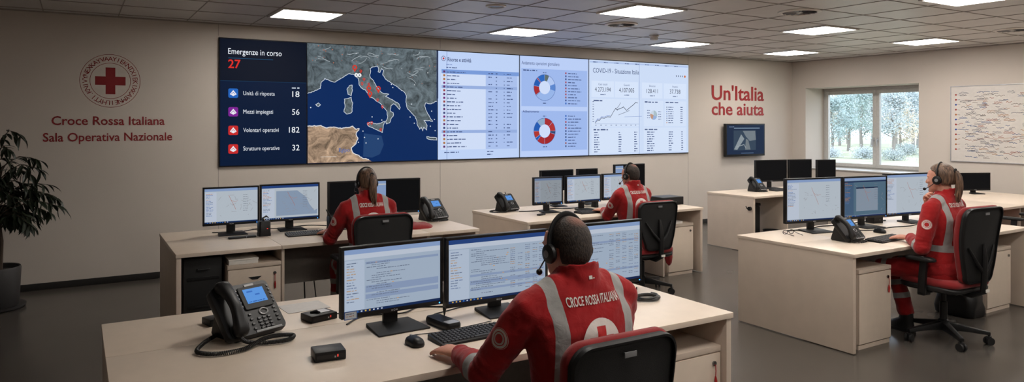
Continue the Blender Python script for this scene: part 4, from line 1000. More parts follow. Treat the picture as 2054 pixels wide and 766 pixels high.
    def jpost(me):
        vals = []; NR = [v.normal.copy() for v in me.vertices]
        for v in me.vertices:
            p = v.co.copy()
            n_ = noise.noise(p*16)*.006+noise.noise(p*38)*.0022
            dL, tL = seg_d(p, shL, eL); dR, tR = seg_d(p, shR, eR); fL, uL = seg_d(p, eL, lw); fR, uR = seg_d(p, eR, rw)
            arm = min(dL, dR); fore = min(fL, fR)
            el = min((p-eL).length, (p-eR).length)
            cre = math.sin(tL*70+noise.noise(p*9)*4)*.0028*max(0, 1-el/.13) if min(arm, fore) < .09*s else 0
            v.co = p+NR[v.index]*(n_+cre)
            zz = (p.z-seat)/s; cx = side*zz/.6*s
            vert = .0235*s-abs(abs(p.x-side*(zz*s/.6))-x0-(.018*(zz-.3) if zz > .3 else 0))
            vert = min(vert, (zz-.235)*.8)
            if fore < .075*s: vert = min(vert, fore-.072*s)
            if arm < .085*s and max(tL if dL < dR else 0, tR if dR <= dL else 0) > .12: vert = min(vert, arm-.082*s)
            waist = .024*s-abs(zz-.235) if min(arm, fore) > .078*s else -1
            band = -1
            for (f_, u_, ln) in ((fL, uL, (lw-eL).length), (fR, uR, (rw-eR).length)):
                if f_ < .08*s and f_ <= min(dL, dR)+.02: band = max(band, .027*s-abs(u_*ln-.045*s))
            vals.append(max(vert, waist, band))
        at = me.attributes.new('band', 'FLOAT', 'POINT'); at.data.foreach_set('value', vals)
    jk = finalize(m, 'jacket', M_jacket, t, .0085, 7, .5, jpost)
    bvh = BVHTree.FromPolygons([v.co[:] for v in jk.data.vertices], [tuple(p.vertices) for p in jk.data.polygons])
    WHT = (214, 206, 200)
    zc = K(0, 0, .480); cv = Canvas(0.0004)
    cv.text('CROCE ROSSA ITALIANA', 0, .012*s, .030*s, WHT, fit=.198*s*wide, align='C', bold=True)
    o = cv.project('back_lettering', bvh, (zc.x, 0, zc.z+.055*s), (1, 0, 0), (0, 0, 1), (0, 1, 0), t, .003, .8); o['label'] = 'white lettering across the back'
    cv = Canvas(0.0009); r = .078*s; cv.ring(0, 0, 0, r, WHT, k=6, n=36, L=1); c1, c2 = .019*s, .052*s
    cv.grid(-c1, -c2, c1, c2, (176, 24, 26), 2); cv.grid(-c2, -c1, -c1, c1, (176, 24, 26), 2); cv.grid(c1, -c1, c2, c1, (176, 24, 26), 2)
    o = cv.project('back_emblem', bvh, (zc.x, 0, zc.z-.055*s), (1, 0, 0), (0, 0, 1), (0, 1, 0), t, .003, .8); o['label'] = 'white disc with a red cross on the back'
    cv = Canvas(0.0005); cv.grid(-.012*s, -.006*s, .003*s, .006*s, (206, 198, 190), 1, .004); cv.grid(.006*s, -.005*s, .012*s, -.001*s, (206, 198, 190), 1, .004)
    cv.project('collar_tag', bvh, (nb.x, 0, nb.z+.006*s), (1, 0, 0), (0, 0, 1), (0, 1, 0), t, .003, .8)
    # sleeve badge on the outer left upper arm
    ax = (eL-shL).normalized(); out = Vector((-1, -.45, .12)); out = (out-ax*out.dot(ax)).normalized(); mid = shL.lerp(eL, .42)
    cv = Canvas(.0008); r = .037*s; cv.ring(0, 0, 0, r, WHT, k=4, n=28, L=1); cv.ring(0, 0, r*.60, r*.68, (176, 24, 26), n=28, L=2); cv.ring(0, 0, 0, r*.44, (176, 24, 26), k=2, n=16, L=2)
    cv.ring(0, 0, r*.90, r*.97, (176, 24, 26), n=28, L=2)
    rt = ax.cross(-out).normalized(); o = cv.project('sleeve_badge', bvh, mid, rt, -ax, -out, t, .003, .30); o['label'] = 'round white and red sleeve badge'
    # --- trousers and boots
    m = MB()
    m.loft([ellring(K(0, y, z), rx*s, ry*s, n=30, e=2.6) for z, rx, ry, y in ((.008, .165, .125, .02), (.05, .18, .145, .0), (.11, .172, .136, 0), (.16, .160, .125, 0))])
    for h_, kn, an in legs: m.tube([h_+Vector((0, -.02, 0)), h_.lerp(kn, .5), kn+Vector((0, -.01, 0)), kn+Vector((0, .0, -.05)), kn.lerp(an, .6), an+Vector((0, 0, .03))], [.088*s, .080*s, .068*s, .066*s, .060*s, .058*s], 20)
    def tpost(me):
        vals = []; NR = [v.normal.copy() for v in me.vertices]
        for v in me.vertices:
            p = v.co.copy(); v.co = p+NR[v.index]*(noise.noise(p*15)*.007+noise.noise(p*34)*.003)
            bnd = -1
            for h_, kn, an in legs:
                d, u = seg_d(p, kn, an)
                if d < .085 and p.z < kn.z-.03: bnd = max(bnd, .022-abs(u*(an-kn).length-.14), .022-abs(u*(an-kn).length-.25))
                d, u = seg_d(p, h_, kn)
                if d < .1 and u > .6: bnd = max(bnd, .02-abs((u-.86)*(kn-h_).length))
            vals.append(bnd)
        me.attributes.new('band', 'FLOAT', 'POINT').data.foreach_set('value', vals)
    finalize(m, 'trousers', M_trouser, t, .010, 6, .5, tpost)
    for h_, kn, an in legs:
        m = MB(); m.loft([[Vector((an.x+x*w_, an.y+yc+y*l_, z)) for x, y in rrect(.09, .09, .044, 5)] for z, yc, w_, l_ in ((0, .055, 1.05, 2.9), (.022, .055, 1.05, 2.9), (.024, .055, .98, 2.8), (.05, .05, .95, 2.5), (.075, .03, .92, 1.9), (.10, .005, .95, 1.3), (.15, 0, 1.0, 1.1))])
        m.build('boot', M_boot, t, angle=50)
    # --- hair
    m = MB(); nu, nv = 48, 34; vs = []; keep = set()
    for i in range(nv+1):
        th = PI*i/nv
        for j in range(nu):
            ph = 2*PI*j/nu; x, y, z = math.sin(th)*math.cos(ph), math.sin(th)*math.sin(ph), math.cos(th)
            thick = .0045 if not female else .012
            rx, ry, rz = .073+thick*.7, .094+thick, .088+thick; Z = z*rz
            if z < 0: Z = z*(rz+.016); sq = (1-(z*z)); ff = math.sqrt(max(0, 1-(abs(z)**3.2)))/max(.05, math.sqrt(1-z*z)) if z > -.999 else 1; ff = min(ff, 1.16); x *= ff*.985; y *= ff if y < 0 else 1
            Y = y*ry-.012; 
            if y > 0 and z > -.2: Y = y*(ry+.004)-.012
            vs.append((x*rx, Y, Z+.035))
    def ok(p):
        x, y, z = p
        if female: return z > (.055+(y-.03)*.75 if y > .03 else (.015+(y+.02)*.8 if y > -.02 else -.05))
        if y > .045: return z > .068+(y-.045)*.5
        if y > .012: return z > .010+(y-.012)*.6
        if y > -.030: return z > .028 - (.012-y)*.6 if abs(x) > .05 else True
        return z > -.058-(abs(y)*.05)
    fs = []
    for i in range(nv):
        for j in range(nu):
            k = (j+1) % nu; q_ = [i*nu+j, (i+1)*nu+j, (i+1)*nu+k, i*nu+k]
            if all(ok(vs[v]) for v in q_): fs.append(tuple(q_))
    me = bpy.data.meshes.new('hair'); me.from_pydata([HM @ Vector(v) for v in vs], [], fs)
    bm_ = bmesh.new(); bm_.from_mesh(me); bmesh.ops.delete(bm_, geom=[v for v in bm_.verts if not v.link_faces], context='VERTS'); bmesh.ops.remove_doubles(bm_, verts=bm_.verts[:], dist=1e-5); bmesh.ops.recalc_face_normals(bm_, faces=bm_.faces[:])
    bm_.to_mesh(me); bm_.free(); me.materials.append(M_hair_f if female else M_hair_m); me.polygons.foreach_set('use_smooth', [True]*len(me.polygons))
    cp = HM @ Vector((.004, -.060, .112)); me.attributes.new('thin', 'FLOAT', 'POINT').data.foreach_set('value', [0 if female else max(0, min(.6, (.045*hs-(v.co-cp).length)/(.040*hs)*.7)) for v in me.vertices])
    hr = link('hair', me, t); so = hr.modifiers.new('thick', 'SOLIDIFY'); so.thickness = .010*hs if female else .006*hs; so.offset = -1
    sb = hr.modifiers.new('sub', 'SUBSURF'); sb.levels = 1; sb.render_levels = 1
    if female:
        rnd = random.Random(int(base[0]*10)); m = MB(); a0 = Vector((0, -.106, .070))
        for k in range(26):
            ang = 2*PI*k/13; rr = .008 if k < 13 else .018; dx, dy = rr*math.cos(ang), rr*math.sin(ang)
            pts = []; L_ = rnd.uniform(.21, .27)
            for q_ in range(9):
                u = q_/8; sp = math.sin(u*PI*.85)*1.0+.45
                pts.append(HM @ Vector((dx*sp+.012*math.sin(u*5+base[0])*u+rnd.gauss(0, .0012), a0.y-.012-.026*math.sin(min(1, u*2.2)*PI/2)+dy*sp*.8+.020*u, a0.z+.012*math.sin(u*6)*(u < .3)-L_*u)))
            m.tube(pts, [.0065, .008, .009, .009, .009, .008, .007, .005, .002], 7)
        m.build('ponytail', M_hair_f, hr, angle=80)
        m = MB(); m.tube([HM @ (a0+Vector((.017*math.cos(a_), -.006, .017*math.sin(a_)))) for a_ in [2*PI*k/14 for k in range(15)]], .0055, 8); m.build('hair_tie', M_blackm, hr)
    return t, HM
def ellring_dir(c, d, r, n=20):
    u = d.orthogonal().normalized(); w_ = d.cross(u); return [c+(u*math.cos(2*PI*k/n)+w_*math.sin(2*PI*k/n))*r for k in range(n)]

def headset(label, base, HM, mic_side=-1, white=False):
    t = thing('headset', label, 'headset', (base[0], base[1], 0)); m = MB()
    P = [HM @ Vector((.088*math.cos(a), -.004, .022+.114*math.sin(a))) for a in [PI*k/24 for k in range(25)]]
    vs = []; 
    m.tube(P, .0055, 8, flat=1.9); m.build('headband', M_black, t)
    for sx in (-1, 1):
        e = MB(); e.lathe([(.012, 0), (.034, .0), (.037, .008), (.034, .017), (.024, .022), (.006, .023)], M=HM @ Matrix.Translation((sx*.079, -.002, -.004)) @ Matrix.Rotation(sx*PI/2, 4, 'Y')); ec = e.build('earcup', M_black, t)
        e = MB(); e.lathe([(.012, .023), (.014, .025), (.006, .026)], M=HM @ Matrix.Translation((sx*.079, -.002, -.004)) @ Matrix.Rotation(sx*PI/2, 4, 'Y')); e.build('cap', M_grey, ec)
        e = MB(); e.tube([HM @ Vector((sx*.091, -.003, .03)), HM @ Vector((sx*.098, -.003, .0))], .007, 8); e.build('yoke', M_black, t)
    m = MB(); sx = mic_side; m.tube([HM @ Vector(p) for p in ((sx*.098, .0, -.012), (sx*.098, .028, -.038), (sx*.088, .062, -.062), (sx*.062, .100, -.078))], .0028, 7); mb_ = m.build('microphone_boom', M_black, t)
    m = MB(); m.ell((sx*.058, .106, -.080), (.012, .013, .012), HM, 14, 10); m.build('microphone', M_blackm, mb_)
    return t
PEOPLE = []
def add_person(label, hlabel, base, *a, **k):
    t, HM = person(label, base, *a, **k); HM2 = Matrix.Translation((0, 0, 0)) @ HM; headset(hlabel, base, HM); return t
Z = TZ
add_person('short-haired man in red uniform jacket seated at the front desk, seen from behind', 'black headset on the foreground man with the short dark hair',
    (1.60, 2.12), (1.315, 2.57, Z+.036), (1.80, 2.56, Z+.040), s=1.03, seat=.49, lean=.04, side=-.01, wide=1.13, yaw=R(4), pitch=R(-6), head_up=-.032, head_dx=-.018)
add_person('woman with a long ponytail in red uniform seated under the map screen, seen from behind', 'thin black headset on the woman with the long ponytail at the second desk',
    (2.03, 5.54), (1.83, 5.99, Z+.036), (2.16, 5.98, Z+.040), s=1.0, seat=.485, lean=.06, yaw=R(6), pitch=R(-4), female=True, head_up=-.02)
add_person('dark-haired man in red uniform seated in the middle row under the COVID screen', 'black headset on the man in the middle row',
    (4.85, 5.59), (4.80, 6.02, Z+.036), (5.02, 6.0, Z+.040), s=.97, seat=.46, lean=.03, yaw=R(12), pitch=R(-4), head_up=-.02, side=0)
add_person('woman in red uniform in profile at the right desk, one hand raised to her chin', 'black headset with microphone on the woman in profile at the right',
    (5.80, 3.02), (5.73, 3.27, Z+.040), (5.90, 3.20, 1.035), s=1.02, seat=.50, lean=.02, yaw=R(8), pitch=R(-2), female=True, raise_right=True, feet=((-.20, .42), (.02, .34)))
office_chair('black-backed office chair with red seat of the foreground man', (1.53, 2.07, 0), 0, 1.0, .50-.035, bw=.43)
office_chair('office chair of the ponytailed woman at the second desk, red edge, black back', (2.03, 5.49, 0), 0, .995, .49-.035)
office_chair('office chair of the man in the middle row, turned slightly to the right', (4.90, 5.53, 0), R(-3), .93, .46-.035)
office_chair('office chair of the woman in profile at the right, whole base and castors in view', (5.83, 3.06, 0), R(-4), 1.07, .50-.035, R(10))
office_chair('black empty chair cut by the right edge of the picture', (8.97, 3.86, 0), R(4), 1.06, .47)

# ------------------------------------------------------------------ desk telephones
def coil(path, r=.0075, wire=.0019, turns=90, k=8):
    P = [Vector(p) for p in path]
    def cr(t):
        t = t*(len(P)-1); i = min(int(t), len(P)-2); f_ = t-i; a, b, c, d = P[max(i-1, 0)], P[i], P[i+1], P[min(i+2, len(P)-1)]
        return .5*((2*b)+(c-a)*f_+(2*a-5*b+4*c-d)*f_*f_+(3*b-a-3*c+d)*f_**3)
    pts = []; n = turns*k; u = Vector((0, 0, 1))
    for i in range(n+1):
        t = i/n; c = cr(t); d = (cr(min(1, t+.002))-cr(max(0, t-.002))).normalized(); u = (u-d*u.dot(d)).normalized(); w_ = d.cross(u); a = 2*PI*i/k
        pts.append(c+(u*math.cos(a)+w_*math.sin(a))*r)
    return pts, [cr(i/60) for i in range(61)]
KEYR = random.Random(2)
def desk_phone(label, loc, rz, cord=None, fine=False):
    t = thing('desk_phone', label, 'telephone', loc, rz, None); ph = R(48)
    FM = Matrix.Translation((0, -.085, .010)) @ Matrix.Rotation(ph, 4, 'X')      # x right, y up the slope, z out of the face
    m = MB()
    P = rrect(.245, .215, .018, 4, 0, .1075)
    m.loft([[FM @ Vector((x*f_, .1075+(z-.1075)*f_, h)) for x, z in P] for f_, h in ((.97, -.012), (1, -.004), (1, .014), (.985, .02))])
    m.build('housing', M_black, t, angle=50)
    m = MB(); m.prismx([(-.075, 0), (.075, 0), (.085, .012), (.045, .135), (.01, .105), (-.07, .008)], -.085, .085); m.build('stand', M_blackm, t, bevel=.004)
    # display with raised surround, upper right
    m = MB(); m.loft([[FM @ Vector((.045+x*f_, .148+z*f_, h)) for x, z in rrect(.122, .098, .008, 3)] for f_, h in ((1, .018), (1, .024), (.97, .026))]); m.build('display_surround', M_blackm, t, angle=40)
    cv = Canvas(.0005); cv.rect(-.043, -.026, .043, .036, (92, 150, 222)); cv.rect(-.030, .020, -.005, .026, (60, 110, 190), 2); cv.rect(.0, .004, .02, .010, (60, 110, 190), 2); cv.scribble(-.036, -.022, .07, .004, (40, 84, 160), 2)
    o = cv.build('display', DISP_PHONE, t); o.matrix_local = FM @ Matrix.Translation((.045, .148, .0265)) @ Matrix.Rotation(R(-90), 4, 'X')
    m = MB(); m.box(.020, .060, .198, .207, .020, .0225, FM); m.build('badge', M_grey, t)
    # keys
    def key(m, x, y, w_, h_): m.loft([[FM @ Vector((x+a*f_, y+b*f_, z)) for a, b in rrect(w_, h_, min(w_, h_)*.35, 2)] for f_, z in ((1, .019), (1, .023), (.8, .0248))])
    m = MB()
    for r_ in range(4):
        for c_ in range(3): key(m, .022+.021*c_, .058-.0135*r_, .0145, .0085)
    for r_ in range(4): key(m, .100, .090-.018*r_, .013, .009); key(m, -.008, .080-.020*r_, .012, .009)
    for k in range(4): key(m, .012+.022*k, .1035, .014, .006)
    for k in range(5): key(m, .112, .185-.017*k, .009, .008); key(m, -.022, .185-.017*k, .006, .008)
    o = m.build('keypad', mat('key_rubber', rgb(44, 44, 46), .35), t, angle=50); o['kind'] = 'stuff'
    m = MB(); m.tube([FM @ Vector((.052+.0165*math.cos(a), .083+.0125*math.sin(a), .0225)) for a in [2*PI*k/20 for k in range(21)]], .0028, 6, cap=False); m.build('navigation_ring', M_silver, t)
    m = MB(); m.box(-.01, .10, .003, .012, .019, .0225, FM); m.build('bottom_strip', M_grey, t, bevel=.001)
    # handset on the left: bowed bar with two cups
    m = MB(); cx = -.078; rings = []
    for v_, w_, th, h in ((-.002, .018, .010, .040), (.008, .026, .022, .041), (.030, .028, .026, .044), (.050, .024, .019, .055), (.085, .021, .016, .066), (.110, .0205, .0155, .069), (.140, .021, .016, .066), (.172, .024, .019, .057), (.195, .028, .026, .046), (.214, .026, .022, .042), (.224, .018, .010, .040)):
        rings.append([FM @ Vector((cx+w_*math.copysign(abs(math.cos(a))**.7, math.cos(a)), v_, h+th*math.copysign(abs(math.sin(a))**.7, math.sin(a)))) for a in [2*PI*k/20 for k in range(20)]])
    m.loft(rings); m.build('handset', M_black, t, angle=70)
    for v_ in (.028, .195): m = MB(); m.loft([[FM @ Vector((cx+x, v_+z, h)) for x, z in rrect(.058, .05, .014, 3)] for h in (.012, .024)]); m.build('cradle', M_blackm, t)
    P = cord or [(cx, -.088, .028), (cx-.01, -.115, .010), (-.02, -.15, .0095), (.06, -.14, .0095), (.07, -.115, .0095), (.0, -.105, .0095), (-.05, -.09, .010), (-.06, -.05, .010)]
    wire, core = coil(P, .0060 if fine else .006, .0020, 170 if fine else 60, 8 if fine else 6)
    MB().tube(wire, .0023, 5).build('coiled_cord', M_cable, t, fix=False)
    return t
from mathutils import Vector as V
# cord of the front phone, drawn in the phone's own frame
ph1 = desk_phone('large black desk phone with blue display and curled cord on the front desk', (.655, 3.42, TZ), R(22), fine=True,
           cord=[(-.078, -.09, .030), (-.07, -.125, .012), (-.02, -.19, .010), (.04, -.215, .010), (.085, -.185, .010), (.05, -.150, .012), (-.03, -.165, .020), (-.12, -.185, .010), (-.205, -.155, .010), (-.235, -.085, .010), (-.17, -.01, .010), (-.08, .045, .012)])
ph2 = desk_phone('black desk phone with blue display at the right end of the second desk', (3.02, 6.50, TZ), R(14))
ph1.scale = (1.2,)*3; ph2.scale = (1.12,)*3
desk_phone('black desk phone with dim display at the left end of the middle row desk', (4.02, 6.74, TZ), R(12),
           cord=[(-.078, -.09, .030), (-.10, -.12, .014), (-.15, -.10, .010), (-.20, -.06, .010), (-.22, .0, .010), (-.18, .05, .010), (-.10, .06, .012)])
desk_phone('black desk phone on the right-hand desk left of the keyboard', (5.39, 3.60, TZ), R(2))
desk_phone('small far black desk phone on the corner desk below the wall television', (8.20, 6.86, TZ), R(0))

# ------------------------------------------------------------------ keyboards, mice and small boxes
def keyboard(label, loc, rz=0, w=.44, d=.145):
    t = thing('keyboard', label, 'keyboard', loc, rz); m = MB()
    m.add([(-w/2, -d/2, 0), (w/2, -d/2, 0), (w/2, d/2, 0), (-w/2, d/2, 0), (-w/2, -d/2, .011), (w/2, -d/2, .011), (w/2, d/2, .022), (-w/2, d/2, .022)], [(0, 1, 2, 3), (4, 5, 6, 7), (0, 1, 5, 4), (1, 2, 6, 5), (2, 3, 7, 6), (3, 0, 4, 7)])
    m.build('case', M_black, t, bevel=.003)
    m = MB(); sl = .011/d
    for r_ in range(6):
        y = -d/2+.018+r_*.0215; z = .011+(y+d/2)*sl
        x = -w/2+.012; 
        while x < w/2-.02:
            kw = .0165; 
            if r_ == 0 and abs(x+.05) < .012: kw = .10
            gap = .008 if (abs(x-w*.18) < .01 or abs(x-w*.29) < .01) else 0
            x += gap
            x1 = min(x+kw, w/2-.010); m.loft([[Vector((x, y-.0085, z)), Vector((x1, y-.0085, z)), Vector((x1, y+.0085, z+.001)), Vector((x, y+.0085, z+.001))], [Vector((x+.002, y-.006, z+.006)), Vector((x1-.002, y-.006, z+.006)), Vector((x1-.002, y+.007, z+.007)), Vector((x+.002, y+.007, z+.007))]]); x = x1+.003
    o = m.build('keys', mat('keycap', rgb(34, 34, 36), .45), t, fix=True, smooth=False); o['kind'] = 'stuff'; return t
keyboard("black keyboard under the foreground man's hand", (1.56, 2.86, TZ), R(2))
keyboard('black keyboard of the ponytailed woman on the second desk', (1.74, 6.20, TZ), R(-2), .42)
keyboard("black keyboard under the middle row man's hand", (4.72, 6.14, TZ), R(0), .34)
keyboard('black keyboard in front of the woman in profile at the right', (5.70, 3.44, TZ), R(4), .42)
keyboard('thin keyboard on the far corner desk right of the phone', (8.62, 6.74, TZ), R(-5), .40)
def mouse(label, loc, rz=0):
    t = thing('computer_mouse', label, 'mouse', loc, rz); m = MB()
    m.loft([[Vector((x*f_*(1+.1*y), y*f2, z)) for x, y in rrect(.062, .108, .028, 6)] for f_, f2, z in ((.92, .94, 0), (1, 1, .006), (.98, .98, .016), (.84, .86, .028), (.55, .58, .036), (.2, .22, .0385))]); m.build('shell', M_black, t, angle=70)
    m = MB(); m.cyl((-.004, .032, .030), (.004, .032, .030), .009); m.build('wheel', M_grey, t)
mouse('black computer mouse on the front desk left of the keyboard', (1.255, 2.875, TZ), R(5))
mouse('small black mouse behind the keyboard on the right-hand desk', (6.02, 3.70, TZ), R(0))
def small_box(label, loc, rz, w, d, h, red=False, window=False, name='network_device', cat='device'):
    t = thing(name, label, cat, loc, rz); MB().box(-w/2, w/2, -d/2, d/2, 0, h).build('case', M_black, t, bevel=.006)
    m = MB(); m.box(-w/2+.008, w/2-.008, -d/2-.001, -d/2+.002, h*.3, h*.7); m.build('front_panel', M_blackm, t)
    m = MB(); m.box(w*.12, w*.12+.006, -d/2-.002, -d/2, h*.35, h*.35+.007); m.build('indicator', M_silver, t)
    if red: m = MB(); m.box(w*.2, w*.2+.006, -d/2-.002, -d/2, h*.4, h*.4+.010); m.build('red_indicator', emis('red_led', rgb(200, 60, 50), .7), t)
    if window: m = MB(); m.box(-.0, w*.36, -d*.2, d*.36, h, h+.002); m.build('label_plate', M_silver, t); m = MB(); m.tube([(-w*.3, d*.1, h+.004), (-w*.1, .0, h+.006), (-w*.08, -d*.2, h+.004)], [.004, .008, .006], 8); m.build('clip', M_blackm, t)
    return t
small_box('square black box near the front edge of the front desk, left of the mouse', (.885, 2.905, TZ), R(-6), .125, .105, .04, red=True)
small_box('black box with a silver label left of the front left monitor', (1.02, 3.50, TZ), R(14), .14, .11, .034, red=True, window=True)
small_box('black box half hidden behind the front desk phone', (.585, 3.68, TZ), R(16), .12, .09, .034)
small_box('shallow wide black box at the right end of the middle row desk', (5.98, 6.32, TZ), 0, .33, .24, .095, name='storage_box', cat='box')
small_box('small black remote lying beside the phone on the middle row desk', (4.15, 6.24, TZ), R(25), .11, .045, .016, name='remote_control', cat='remote')
small_box('flat black device in front of the leftmost monitor on the second desk', (1.19, 6.30, TZ), R(4), .22, .05, .016, name='remote_control', cat='remote')
small_box('dark speaker between the monitors on the right-hand desk', (6.58, 4.10, TZ), R(-10), .12, .10, .085, name='desk_speaker', cat='speaker')
t = thing('card_reader', 'long black card reader with a silver end between the front monitors', 'card reader', (1.485, 3.07, TZ), R(8))
m = MB(); m.loft([[Vector((x*f_, y*f2, z)) for x, y in rrect(.082, .20, .02, 4)] for f_, f2, z in ((.9, .95, 0), (1, 1, .01), (1, 1, .026), (.9, .96, .036))]); m.build('case', M_black, t, angle=50)
m = MB(); m.loft([[Vector((x, y, z)) for x, y in rrect(.062, .05, .008, 3, 0, -.070)] for z in (.030, .0375)]); m.build('silver_end', M_silver, t)
t = thing('plastic_sheet', 'thin translucent grey sheet lying behind the black box on the front desk', 'sheet', (1.03, 3.76, TZ), R(4))
MB().box(-.12, .10, -.08, .10, 0, .002).build('film', mat('grey_film', rgb(176, 170, 164), .3), t)
t = thing('pen', 'black pen-like stick standing between the two left front monitors', 'pen', (1.575, 3.24, TZ)); m = MB(); m.tube([(0, 0, 0), (0, 0, .03), (0, 0, .10), (0, 0, .13)], [.003, .009, .009, .005], 12); m.build('barrel', M_black, t)
def radio(label, loc, rz, ant, w=.095, h=.12):
    t = thing('radio_charger', label, 'radio', loc, rz); m = MB(); m.loft([[Vector((x*f_, y*f_, z)) for x, y in rrect(w, .085, .014, 3)] for f_, z in ((1.06, 0), (1.06, .02), (1, .03), (1, h), (.92, h+.006))]); m.build('case', M_black, t, angle=40)
    m = MB(); m.tube(ant, [.011]+[.008]*(len(ant)-2)+[.004], 10); m.build('antenna', M_blackm, t)
    m = MB(); m.box(.012, .022, -.046, -.040, h*.5, h*.5+.008); m.build('indicator', emis('red_led', rgb(200, 60, 50), .7), t)
radio('black radio charger between the two left monitors of the second desk', (1.375, 6.34, TZ), R(4), [(0, 0, .115), (-.01, 0, .15), (.02, 0, .165), (.04, 0, .15)])
radio('black radio box with a slanted antenna left of the ponytailed woman', (1.975, 6.34, TZ), R(4), [(-.02, 0, .115), (-.04, 0, .15), (-.065, 0, .19)])
radio('black handheld radio with a tall antenna beside the phone in the middle row', (4.16, 6.92, TZ), R(0), [(-.01, 0, .06), (-.02, 0, .11), (-.045, 0, .19)], .06, .07)
radio('black radio between the lit monitors in the middle row', (5.08, 6.53, TZ), R(0), [(0, 0, .13), (.0, 0, .17), (.015, 0, .2)], .05, .13)
radio('black handset standing beside the small monitor on the far corner desk', (9.56, 6.98, TZ), R(0), [(0, 0, .12), (.0, 0, .20), (.03, 0, .24)], .07, .12)
# spectacles, cable coil, folded garment, bag
t = thing('spectacles', 'black folded spectacles left of the monitors on the right-hand desk', 'glasses', (5.27, 4.06, TZ), R(-8))
m = MB()
for sx in (-1, 1): m.tube([(sx*.034+.027*math.cos(a), .006, .020+.017*math.sin(a)) for a in [2*PI*k/16 for k in range(17)]], .0028, 6, cap=False)
m.tube([(-.008, .006, .024), (.008, .006, .024)], .0025, 6); m.build('rims', M_black, t)
for sx in (-1, 1): m = MB(); m.tube([(sx*.063, .006, .024), (sx*.058, -.03, .014), (sx*.05, -.11, .004)], .0026, 6); m.build('temple', M_black, t)
t = thing('cable_coil', 'coiled black headset cable on the front desk right of the foreground man', 'cable', (2.66, 2.96, TZ)); m = MB()
m.tube([((.070+.008*math.sin(k*.7))*math.cos(k*.3), (.055+.006*math.sin(k*.5))*math.sin(k*.3), .007+.0002*k) for k in range(66)], .0065, 8); m.build('cable', M_cable, t)
m = MB(); m.tube([(-.06, .04, .02), (-.05, .03, .05), (-.055, .02, .07)], [.004, .005, .003], 8); m.build('plug', M_black, t)
def cloth_heap(name, label, cat, loc, rx, ry, h, mats, seed, parent=None):
    m = MB(); n = 26; rings = []
    for i in range(9):
        f_ = math.cos(i/8*PI/2)*.97+.03; z = h*math.sin(i/8*PI/2)
        rings.append([Vector((rx*f_*math.cos(a)*(1+.25*noise.noise(Vector((math.cos(a)*1.5, math.sin(a)*1.5, seed)))), ry*f_*math.sin(a)*(1+.25*noise.noise(Vector((math.cos(a)*2, math.sin(a)*2, seed+5)))), max(0, z*(1+.5*noise.noise(Vector((math.cos(a)*2*f_, math.sin(a)*2*f_, seed+9))))))) for a in [2*PI*k/n for k in range(n)]])
    m.loft(rings); return m
t = thing('folded_jacket', 'crumpled red and grey garment lying beside the phone on the second desk', 'garment', (2.68, 6.12, TZ))
cloth_heap('', '', '', 0, .17, .13, .045, None, 3).build('red_cloth', M_redfab, t, angle=80)
o = cloth_heap('', '', '', 0, .10, .09, .045, None, 8).build('grey_cloth', M_grey, t, angle=80); o.location = (-.08, .03, .006)
t = thing('bag', 'black bag on the floor between the chair and the right pedestal', 'bag', (6.74, 3.40, 0))
m = MB(); m.loft([[Vector((x*f_*(1+.10*noise.noise(Vector((x*12, y*12, z*14)))), y*f2*(1+.12*noise.noise(Vector((x*14, y*10, z*12+4)))), z)) for x, y in rrect(.26, .34, .07, 6)] for f_, f2, z in ((.9, .92, 0), (1.02, 1, .015), (1.04, 1.02, .07), (.98, 1.0, .13), (.94, .95, .18), (.72, .86, .22), (.5, .78, .235))]); m.build('bag_body', M_black, t, angle=80)
m = MB(); m.tube([(-.05, -.05, .22), (-.04, -.06, .30), (.04, -.06, .30), (.05, -.05, .22)], .008, 8); m.build('handle', M_blackm, t)
t = thing('hanging_cloth', 'red cloth hanging under the seat of the chair in the middle row', 'garment', (5.21, 5.46, 0.0))
m = MB(); rings = [[Vector((.06*f_*math.cos(a)*(1+.4*math.sin(3*a+z*20)), .04*f_*math.sin(a), z)) for a in [2*PI*k/20 for k in range(20)]] for f_, z in ((.15, .24), (.5, .27), (.75, .32), (.6, .39), (.35, .44))]; m.loft(rings); m.build('cloth', M_redfab, t, angle=80)
# loose cables behind and between the monitors
def cable(label, pts, r=.003):
    P = [Vector(p)+Vector((0, 0, max(0, r-.003))) for p in pts]; Q = []
    for i in range(len(P)-1):
        a, b, c, d = P[max(i-1, 0)], P[i], P[i+1], P[min(i+2, len(P)-1)]
        for k in range(8): f_ = k/8; Q.append(.5*((2*b)+(c-a)*f_+(2*a-5*b+4*c-d)*f_*f_+(3*b-a-3*c+d)*f_**3))
    Q.append(P[-1]); m = MB(); m.tube(Q, r, 7); o = m.build('cable', M_cable, None); return tag(o, label, 'cable', None)
T0 = TZ+.0035
def zz(l): return [(x, y, T0+(z if z else 0)) for x, y, z in l]
cable('black cable winding behind the left front monitor', zz([(1.10, 3.32, 0), (1.22, 3.42, 0), (1.40, 3.36, .004), (1.52, 3.44, 0), (1.66, 3.38, 0), (1.75, 3.46, 0)]), .004)
cable('thin cable from the card reader looping to the middle front monitor', zz([(1.49, 3.19, 0), (1.53, 3.27, 0), (1.62, 3.30, 0), (1.72, 3.33, 0), (1.88, 3.34, 0)]))
cable('thin mouse cable running back under the left front monitor', zz([(1.25, 2.935, .004), (1.30, 3.0, 0), (1.42, 2.985, 0), (1.60, 3.0, 0), (1.72, 3.02, 0)]), .0022)
cable('cable joining the labelled black box to the left front monitor', zz([(1.11, 3.52, .004), (1.2, 3.55, 0), (1.3, 3.50, 0), (1.4, 3.53, 0)]))
cable('dark cable behind the middle front monitor', zz([(1.66, 3.52, 0), (1.85, 3.42, 0), (2.0, 3.46, 0), (2.15, 3.36, 0), (2.3, 3.44, 0)]), .004)
